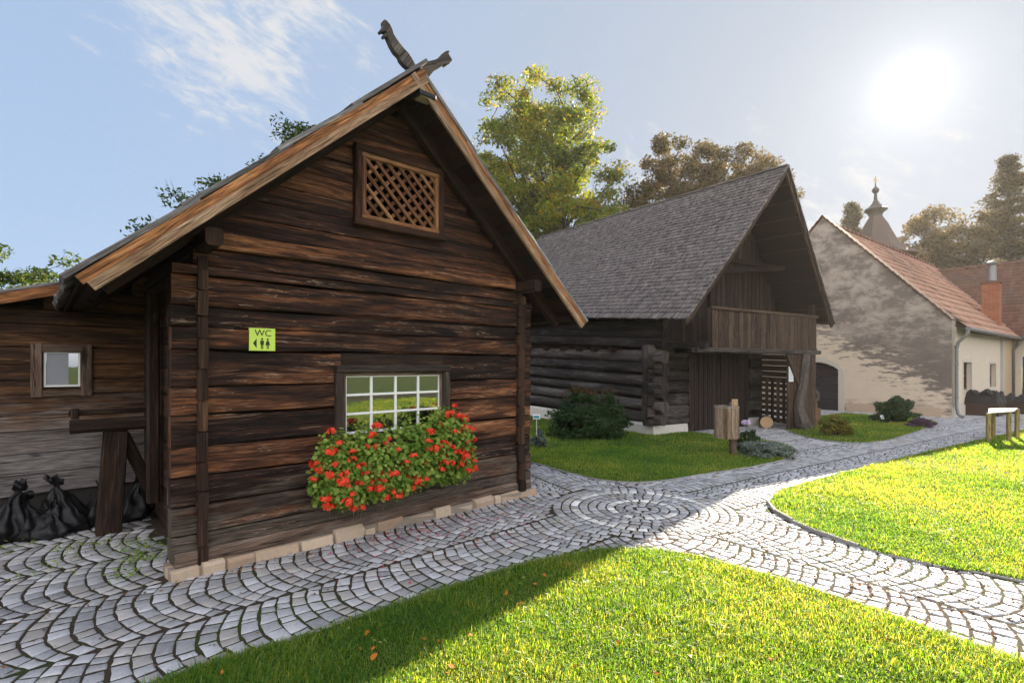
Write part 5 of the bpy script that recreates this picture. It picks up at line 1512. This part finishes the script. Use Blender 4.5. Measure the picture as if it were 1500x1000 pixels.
# ------------------------------------------------------------------ plants
def clump_points(blobs, per, rg, pw=.4):
    P = []; Nn = []
    for (c, r) in blobs:
        k = max(3, int(per)); v = rg.normal(size=(k, 3)); v /= np.linalg.norm(v, axis=1, keepdims=True)
        rr = rg.random(k) ** pw
        P.append(np.array(c) + v * rr[:, None] * np.array(r)); Nn.append(v * .6 + np.array((0, 0, .7)) + rg.normal(size=(k, 3)) * .5)
    return np.concatenate(P), np.concatenate(Nn)

def tree(name, label, pos, h, base, rx, rz, mat, seed, nclump=150, per=150, clump=.9, leaf=.13, stems=1, trunk_r=.22, group=None, cz=None, cone=False, shape='leaf', cat='tree', topx=0.0, pw=.5):
    rg = np.random.default_rng(seed); rd = random.Random(seed)
    pos = Vector(pos); o = empty(name, pos, label, cat, group)
    mb = MB(seed); cen = cz if cz is not None else h - rz
    ends = []
    for k in range(nclump):
        while True:
            v = rg.normal(size=3); v /= np.linalg.norm(v); rr = rg.random() ** .38
            if cone:
                t = rg.random() ** .75; z = base + (h - base) * t; rad = rx * (1 - t) ** .95 * rg.uniform(.3, 1.08) + .1; a = rg.uniform(0, 6.283)
                p = np.array((math.cos(a) * rad + topx * t, math.sin(a) * rad, z)); break
            p = np.array((v[0] * rx * rr, v[1] * rx * rr, cen + v[2] * rz * rr))
            p[0] += topx * (p[2] - cen) / rz
            if p[2] > base: break
        p[:2] *= 1 + .28 * mnoise.noise(Vector((p[0] * .45, p[1] * .45, p[2] * .4 + seed)))
        ends.append(p)
    # trunk(s)
    axes = []
    for s in range(stems):
        a = rd.uniform(0, 6.28); sp = 0 if stems == 1 else rx * .38
        top = Vector((math.cos(a) * sp + topx, math.sin(a) * sp, h * (.93 if cone else .86)))
        b_ = Vector((math.cos(a) * .25 * (stems > 1), math.sin(a) * .25 * (stems > 1), 0))
        pts = [b_.lerp(top, q) + Vector((rd.uniform(-1, 1), rd.uniform(-1, 1), 0)) * (.02 * h if 0 < q < 1 and not cone else 0) for q in (0, .12, .25, .4, .55, .7, .85, 1)]
        mb.tube([pos + p for p in pts], [trunk_r * (1 - .93 * q) + .012 for q in (0, .12, .25, .4, .55, .7, .85, 1)], 8)
        axes.append(pts)
    def axis_at(pts, z):
        for i in range(len(pts) - 1):
            if pts[i].z <= z <= pts[i + 1].z: return pts[i].lerp(pts[i + 1], (z - pts[i].z) / max(1e-6, pts[i + 1].z - pts[i].z))
        return pts[-1]
    limbs = []
    order = sorted(range(nclump), key=lambda k: rd.random())
    for n_, k in enumerate(order):
        e = Vector(ends[k])
        if n_ < nclump * .28 or cone:
            best = min(axes, key=lambda ax: (axis_at(ax, e.z * .8) - e).length)
            zz = max(base * .75, e.z - ((e - axis_at(best, e.z)).to_2d().length) * (.9 if not cone else .15))
            st = axis_at(best, zz)
        else:
            st = min((l for l in limbs), key=lambda q: (q - e).length)
        dist = (e - st).length
        midp = st.lerp(e, .5) + Vector((rd.uniform(-1, 1), rd.uniform(-1, 1), rd.uniform(-.3, .8))) * dist * .12
        r0 = (min(.10, .022 + dist * .016) if n_ < nclump * .28 else .02 + dist * .008) * (h / 15)
        mb.tube([pos + st, pos + midp, pos + e], [r0, r0 * .65, .007], 5, caps=False)
        limbs += [midp, st.lerp(midp, .6), midp.lerp(e, .6), e]
        # twigs
        for j in range(3):
            tv = Vector((rd.gauss(0, 1), rd.gauss(0, 1), rd.gauss(.2, .8))).normalized() * clump * .9
            s0 = midp.lerp(e, rd.uniform(.4, 1)); mb.tube([pos + s0, pos + s0 + tv], [.010, .004], 3, caps=False)
    mb.build('trunk', M['bark'], o)
    P = []; Nn = []
    for e in ends:
        k = int(per * rg.uniform(.5, 1.5)); v = rg.normal(size=(k, 3)); v /= np.linalg.norm(v, axis=1, keepdims=True); v *= (rg.random((k, 1)) ** .55) * .95
        sc = clump * rg.uniform(.6, 1.25); v *= np.array((sc, sc, sc * (.45 if cone else .75)))
        P.append(e + v); Nn.append(rg.normal(size=(k, 3)) + np.array((0, 0, .6)))
    P = np.concatenate(P) + np.array(pos); Nn = np.concatenate(Nn)
    leaf_cloud('crown', P, Nn, rg.uniform(.6, 1.35, len(P)) * leaf, mat, o, shape, seed + 1)
    return o
TG = 'trees behind the buildings'
tree('broadleaf_tree', 'tall yellow green tree with open crown between hut and barn roofs', (1.6, 31, 0), 18.4, 4.5, 5.0, 7.6, M['tree_yellow'], 31, 400, 165, .85, .115, 5, .24, TG, cz=11.5)
tree('broadleaf_tree', 'lower yellow green tree showing just over the barn ridge', (5.2, 33, 0), 12.0, 3, 2.8, 4.0, M['tree_yellow'], 32, 80, 150, .95, .13, 2, .18, TG)
tree('broadleaf_tree', 'brownish tree with rounded crown above the middle of the barn ridge', (12.3, 36, 0), 18.0, 5, 3.9, 5.5, M['tree_brown'], 33, 170, 130, .75, .13, 2, .25, TG)
tree('broadleaf_tree', 'dark brown tree nearest the peak of the barn gable', (16.4, 37, 0), 17.4, 5, 3.3, 4.2, M['tree_brown'], 34, 130, 130, .75, .13, 2, .25, TG)
tree('broadleaf_tree', 'thin brownish tree left of the rounded one behind the barn roof', (8.2, 35, 0), 13.8, 4, 2.6, 4.5, M['tree_brown'], 35, 80, 130, .95, .13, 2, .2, TG)
tree('spruce_tree', 'small pointed conifer just left of the church spire', (31.2, 47, 0), 16.4, 3, 3.0, 6, M['pine_needles'], 36, 180, 90, .7, .13, 1, .22, TG, cone=True)
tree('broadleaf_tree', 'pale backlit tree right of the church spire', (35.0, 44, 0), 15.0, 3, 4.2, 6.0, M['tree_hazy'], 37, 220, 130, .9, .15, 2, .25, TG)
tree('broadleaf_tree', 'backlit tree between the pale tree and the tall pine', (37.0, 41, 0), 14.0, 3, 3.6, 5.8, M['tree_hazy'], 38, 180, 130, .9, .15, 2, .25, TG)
tree('pine_tree', 'tall dark pine above the wing roof at the right edge', (36.6, 37.5, 0), 16.8, 3, 4.8, 7, M['pine_needles'], 39, 270, 75, .62, .11, 1, .3, TG, cone=True, topx=-.3)
tree('broadleaf_tree', 'green tree behind the hut with its twigs over the left roof edge', (-8.5, 15.5, 0), 7.35, 2.5, 2.1, 2.4, M['tree_green'], 40, 85, 130, .55, .075, 2, .16, TG)
tree('broadleaf_tree', 'green tree top just over the highest part of the left roof slope', (-6.6, 15.8, 0), 9.0, 4, 1.2, 1.9, M['tree_green'], 42, 30, 130, .5, .075, 1, .12, TG)
tree('broadleaf_tree', 'low green tree at the far left above the shed roof', (-20.6, 20.5, 0), 6.7, 1.5, 3.0, 2.4, M['tree_green'], 41, 80, 170, .7, .10, 2, .18, TG)

def shrub(name, label, pos, w, h, mat, seed, nb=40, per=60, leaf=.04, shape='leaf', depth=None, mat2=None, stemr=.006, cat='shrub'):
    rg = np.random.default_rng(seed); pos = Vector(pos); o = empty(name, pos, label, cat)
    d_ = depth or w * .8; bl = []; mb = MB(seed)
    for k in range(nb):
        a = rg.uniform(0, 6.283); rr = rg.random() ** .5; z = h * (rg.uniform(.12, .95)) * (1 - .45 * rr * rr)
        c = (pos.x + math.cos(a) * rr * w * .45, pos.y + math.sin(a) * rr * d_ * .45, z)
        bl.append((c, (w * .13, w * .13, h * .11)))
        mb.tube([pos + Vector((math.cos(a), math.sin(a), 0)) * .04, (pos + Vector(c)) * .5 + UP * (z * .0) - Vector((0, 0, 0)) if False else pos.lerp(Vector(c), .5) + UP * .05, Vector(c)], [stemr, stemr * .8, stemr * .5], 4, caps=False)
    mb.build('stems', M['bark'], o)
    P, Nn = clump_points(bl, per, rg)
    P[:, 2] = np.maximum(P[:, 2], .02)
    leaf_cloud('foliage', P, Nn, rg.uniform(.6, 1.3, len(P)) * leaf, mat, o, shape, seed)
    if mat2 is not None:
        b2 = [b for b in bl if b[0][2] > h * .66][:max(3, nb // 5)]
        b2 = [((c[0], c[1], c[2] + h * .10), r_) for c, r_ in b2]
        P, Nn = clump_points(b2, per * .55, rg); leaf_cloud('young_leaves', P, Nn, rg.uniform(.5, 1.1, len(P)) * leaf, mat2, o, shape, seed + 3)
    return o
shrub('bushy_shrub', 'large dark green bush with reddish tips before the barn logs', gp(862, 641), 1.75, 1.12, M['shrub_green'], 51, 100, 85, .055, 'palm', 1.2, M['shrub_red'])
shrub('bushy_shrub', 'dark green shrub in front of the stained gable', gp(1311, 619), 1.15, .75, M['shrub_green'], 52, 50, 80, .05, 'leaf', .9)
shrub('yellowing_plant', 'yellow green leafy plant beside the carved post', gp(1222, 638), .75, .52, M['yellow_leaf'], 53, 34, 50, .055, 'leaf', .6, cat='plant')
shrub('silver_shrub', 'low silver green lavender patch behind the litter bin post', gp(1118, 668), .95, .30, M['silver_leaf'], 54, 70, 80, .028, 'leaf', .9, cat='plant')
shrub('leafy_plant', 'taller green flowering plant behind the lavender patch', gp(1092, 660), .5, .48, M['shrub_green'], 55, 26, 60, .03, 'leaf', .5, cat='plant')
shrub('silver_shrub', 'grey green tuft at the right corner of the hut', gp(790, 656), .4, .36, M['silver_leaf'], 56, 20, 60, .03, 'leaf', .4, cat='plant')
shrub('heather_plant', 'purple brown heather next to the downpipe', gp(1348, 626), .7, .28, M['heather'], 57, 36, 70, .028, 'leaf', .5, cat='plant')
fp_ = empty('phlox_flower', gp(1093, 652), 'pale pink flower cluster above the lavender patch', 'flower')
rg = np.random.default_rng(61); c = np.array(gp(1093, 652)) + np.array((0, 0, .46))
v = rg.normal(size=(70, 3)); v /= np.linalg.norm(v, axis=1, keepdims=True)
leaf_cloud('blossom', c + v * np.array((.085, .07, .05)), v + np.array((0, -.3, .5)), np.full(70, .022), M['petal_pink'], fp_, 'round', 4)
mb = MB(214); mb.tube([gp(1093, 652), Vector(c)], [.006, .004], 5); mb.build('stem', M['shrub_green'], fp_)
# weeds at the foot of the hut corner
rg = np.random.default_rng(62)
wk = []
for (s, d, r_, n) in ((-.12, -.55, .16, 130), (-.1, -.95, .2, 110), (-.45, -1.3, .25, 90), (-1.0, -1.6, .25, 60), (-.25, -.25, .12, 60), (-.6, -.7, .3, 60)):
    for k in range(n):
        wk.append(np.array(hp(s + rg.normal() * r_ * .5, d + rg.normal() * r_ * .5, .02 + abs(rg.normal()) * .03)))
wk = np.array(wk)
tag(leaf_cloud('weeds', wk, rg.normal(size=wk.shape) * .6 + np.array((0, 0, 1)), rg.uniform(.010, .024, len(wk)), M['geranium_leaf'], None, 'leaf', 8), 'small green weeds growing in the cobble joints beside the hut', 'weeds', kind='stuff')

# ------------------------------------------------------------------ grass
def sample_poly(poly, dens_fn, rg, cap, near=0.0):
    xs = np.array([p[0] for p in poly]); ys = np.array([p[1] for p in poly])
    x0, x1 = max(xs.min(), -7), min(xs.max(), 19); y0, y1 = max(ys.min(), -1.5), min(ys.max(), 17)
    out = []
    st = .5
    for X in np.arange(x0, x1, st):
        for Y in np.arange(y0, y1, st):
            d = math.hypot(X + .25, Y + .25); dn = dens_fn(d, X, Y)
            k = int(dn * st * st)
            if k: out.append(np.stack([rg.uniform(X, X + st, k), rg.uniform(Y, Y + st, k)], 1))
    P = np.concatenate(out); P = P[inside(poly, P[:, 0], P[:, 1])]
    return P[rg.permutation(len(P))[:cap]]
def grass(name, poly, dens_fn, hmean, seed, label, cap=260000, wmul=1.0):
    rg = np.random.default_rng(seed); P = sample_poly(poly, dens_fn, rg, cap); n = len(P)
    dist = np.linalg.norm(P, axis=1)
    # patchy height
    ph = np.sin(P[:, 0] * 3.1 + 1.3 * np.sin(P[:, 1] * 2.3)) * np.cos(P[:, 1] * 2.7 + np.sin(P[:, 0] * 1.9)) + .6 * np.sin(P[:, 0] * 9.1 + P[:, 1] * 4) * np.cos(P[:, 1] * 8.3 - P[:, 0] * 3)
    tall = (rg.random(n) < .03); h = hmean * (1 + .34 * ph) * rg.uniform(.4, 1.35, n) * np.where(tall, 1.7, 1.0); w = np.where(tall, 1.5, 1.0) * (.0014 + .00032 * np.maximum(dist - 2, 0)) * rg.uniform(.7, 1.4, n) * wmul
    h *= .78
    a = rg.uniform(0, 2 * np.pi, n); side = np.stack([np.cos(a), np.sin(a), np.zeros(n)], 1)
    la = a + np.pi / 2 + rg.normal(0, .5, n); ln = rg.uniform(.2, 1.35, n)
    lean = np.stack([np.cos(la), np.sin(la), np.zeros(n)], 1)
    B = np.stack([P[:, 0], P[:, 1], np.full(n, .012)], 1)
    V = np.zeros((n, 5, 3))
    V[:, 0] = B - side * w[:, None]; V[:, 1] = B + side * w[:, None]
    mid = B + lean * (ln * h * .25)[:, None]; mid[:, 2] += h * .6
    V[:, 2] = mid - side * (w * .8)[:, None]; V[:, 3] = mid + side * (w * .8)[:, None]
    tip = B + lean * (ln * h * .85)[:, None]; tip[:, 2] += h * (1 - .25 * ln)
    V[:, 4] = tip
    F = np.array([(0, 1, 3), (0, 3, 2), (2, 3, 4)])
    FF = (F[None] + (np.arange(n) * 5)[:, None, None]).reshape(-1, 3)
    tag(link(name, npmesh(name, V.reshape(-1, 3), FF), M['grass_blades']), label, 'grass', kind='stuff')
    return P
def dens(d, X, Y):
    if Y < -1: return 500
    vis = abs(X) < 1.25 * max(Y, 0) + 1.3
    return (26000 if d < 3.3 else 19000 if d < 4.5 else 12000 if d < 6.5 else 6000 if d < 10 else 2400) if vis else 900
grass('grass', LAWN_NEAR, dens, .050, 71, 'short green grass of the near lawn', 400000)
grass('grass', LAWN_RIGHT, dens, .048, 72, 'bright sunlit grass of the right lawn', 320000)
grass('grass', LAWN_BARN, lambda d, X, Y: dens(d, X, Y) * (.9 if Y < 13 else .2), .05, 73, 'shaded grass before the log barn', 120000)
grass('grass', LAWN_BED, lambda d, X, Y: 2200, .05, 74, 'shaded grass of the bed below the gable', 40000)

# fallen leaves and litter
def leaf_mesh(seed):
    r_ = np.random.default_rng(seed); n = 9; V = [(0, 0, .004)]; F = []
    for k in range(n):
        t = 2 * math.pi * k / n; rr = .03 * (1 + .25 * math.cos(t)) * r_.uniform(.75, 1.2); V.append((math.cos(t) * rr * 1.25, math.sin(t) * rr * .8, .006 * math.sin(t * 2 + seed) + r_.uniform(0, .010)))
    F = [(0, 1 + k, 1 + (k + 1) % n) for k in range(n)]
    me = npmesh('fallen_leaf', np.array(V), np.array(F), smooth=True); me.materials.append(M['autumn_leaf']); return me
lm = [leaf_mesh(k) for k in range(5)]
rd = random.Random(5)
spots = [(538, 926), (620, 935), (642, 938), (690, 930), (742, 869), (738, 881), (760, 884), (668, 896), (548, 949), (549, 960), (528, 950), (325, 986), (820, 864), (893, 852), (870, 836), (660, 975), (655, 985), (890, 983), (1075, 932), (1015, 850), (797, 842), (783, 855), (843, 975), (925, 900), (980, 930), (1090, 905), (1165, 900), (1300, 935), (1400, 985), (1230, 990), (760, 960), (960, 985), (1130, 965), (1320, 830), (1360, 778), (1420, 760), (1200, 745), (1280, 775), (1010, 960), (905, 940)]
for k, (x, y) in enumerate(spots):
    o = bpy.data.objects.new('fallen_leaf', lm[k % 5]); COL.objects.link(o); p = gp(x, y, .04); o.location = (p.x, p.y, .042)
    o.rotation_euler = (rd.uniform(-.5, .5), rd.uniform(-.5, .5), rd.uniform(0, 6)); s = rd.uniform(.28, .55); o.scale = (s, s, s)
    tag(o, 'small orange autumn leaf lying on the grass', 'leaf', 'fallen leaves on the lawns')
def scatter(name, fn, n, size, mat, seed, label, cat):
    r_ = np.random.default_rng(seed); P = np.array([fn(r_) for _ in range(n)])
    tag(leaf_cloud(name, P, r_.normal(size=P.shape) * .35 + np.array((0, 0, 1)), r_.uniform(.5, 1.4, n) * size, M[mat], None, 'round', seed), label, cat, kind='stuff')
def petal_pt(r_):
    s = 2.1 + r_.normal() * .55; d = .16 + abs(r_.normal()) * .38; return tuple(hp(s, d, .008 + r_.random() * .012))
scatter('fallen_petals', petal_pt, 520, .0075, 'petal_magenta', 81, 'red petals scattered over the cobbles below the geraniums', 'petals')
def lit_pt(r_):
    while True:
        t = r_.random(); p = Vector((1.2, 5.2, 0)).lerp(Vector((3.6, 3.0, 0)), t) + Vector((r_.normal() * .6, r_.normal() * .6, 0))
        if not inside(LAWN_NEAR, np.array([p.x]), np.array([p.y]))[0] and not inside(LAWN_RIGHT, np.array([p.x]), np.array([p.y]))[0]: return (p.x, p.y, .004 + r_.random() * .012)
scatter('leaf_litter', lit_pt, 2200, .008, 'litter', 82, 'brown crumbs of leaf litter in the sunny cobble joints', 'litter')
def lit2(r_): return tuple(hp(r_.uniform(-1.6, 3.7), r_.uniform(.09, .25) if r_.random() < .6 else r_.uniform(.2, 1.5), .005 + r_.random() * .012))
scatter('leaf_litter', lit2, 420, .007, 'litter', 83, 'brown crumbs of leaf litter along the hut plinth', 'litter')

# hedge added behind the viewer to darken the reflections in the panes
rg = np.random.default_rng(91); n = 9000
hx = rg.uniform(-22, 14, n); hz = rg.uniform(.05, 1, n) ** .8 * (2.2 + .35 * np.sin(hx * 1.3) + .25 * np.sin(hx * 3.1)); hy = -15 + rg.normal(0, .45, n)
hd = empty('hedge', (-4, -15, 0), 'tall green hedge across the lawn, mirrored in the hut window', 'hedge')
leaf_cloud('foliage', np.stack([hx, hy, hz], 1), rg.normal(size=(n, 3)) + np.array((0, .6, .4)), rg.uniform(.10, .2, n), M['shrub_green'], hd, 'leaf', 92)
mb = MB(93); mb.box((-22, -15.25, 0), (36, 0, 0), (0, .5, 0), (0, 0, 1.8)); mb.build('branches', M['bark'], hd)

# ------------------------------------------------------------------ thin haze volume added in place of lens flare
def haze(density, aniso):
    m = bpy.data.materials.new('haze_air'); m.use_nodes = True; nt_ = m.node_tree; nt_.nodes.clear()
    v = nt_.nodes.new('ShaderNodeVolumePrincipled'); o = nt_.nodes.new('ShaderNodeOutputMaterial')
    v.inputs['Color'].default_value = (1, .95, .90, 1); v.inputs['Density'].default_value = density; v.inputs['Anisotropy'].default_value = aniso
    nt_.links.new(v.outputs[0], o.inputs['Volume'])
    mb = MB(); mb.box((-70, -40, -1.2), (150, 0, 0), (0, 120, 0), (0, 0, 23))
    tag(mb.build('haze', m), 'pale backlit morning haze over the yard', 'haze', kind='stuff')
if FLARE_HAZE: haze(*FLARE_HAZE)

# clover and plantain leaves in the near lawn
rg = np.random.default_rng(95); cl_ = []
for k in range(70):
    c = np.array((rg.uniform(-2.2, 5.2), rg.uniform(1.4, 6.5)))
    for j in range(int(rg.uniform(10, 45))):
        cl_.append((c[0] + rg.normal() * .09, c[1] + rg.normal() * .09, .022 + rg.random() * .022))
cl_ = np.array(cl_); k_ = inside(LAWN_NEAR, cl_[:, 0], cl_[:, 1]) | inside(LAWN_RIGHT, cl_[:, 0], cl_[:, 1]); cl_ = cl_[k_]
tag(leaf_cloud('clover_leaves', cl_, rg.normal(size=cl_.shape) * .3 + np.array((0, 0, 1)), rg.uniform(.006, .013, len(cl_)), M['geranium_leaf'], None, 'round', 96), 'patches of clover leaves among the lawn grass', 'clover', kind='stuff')
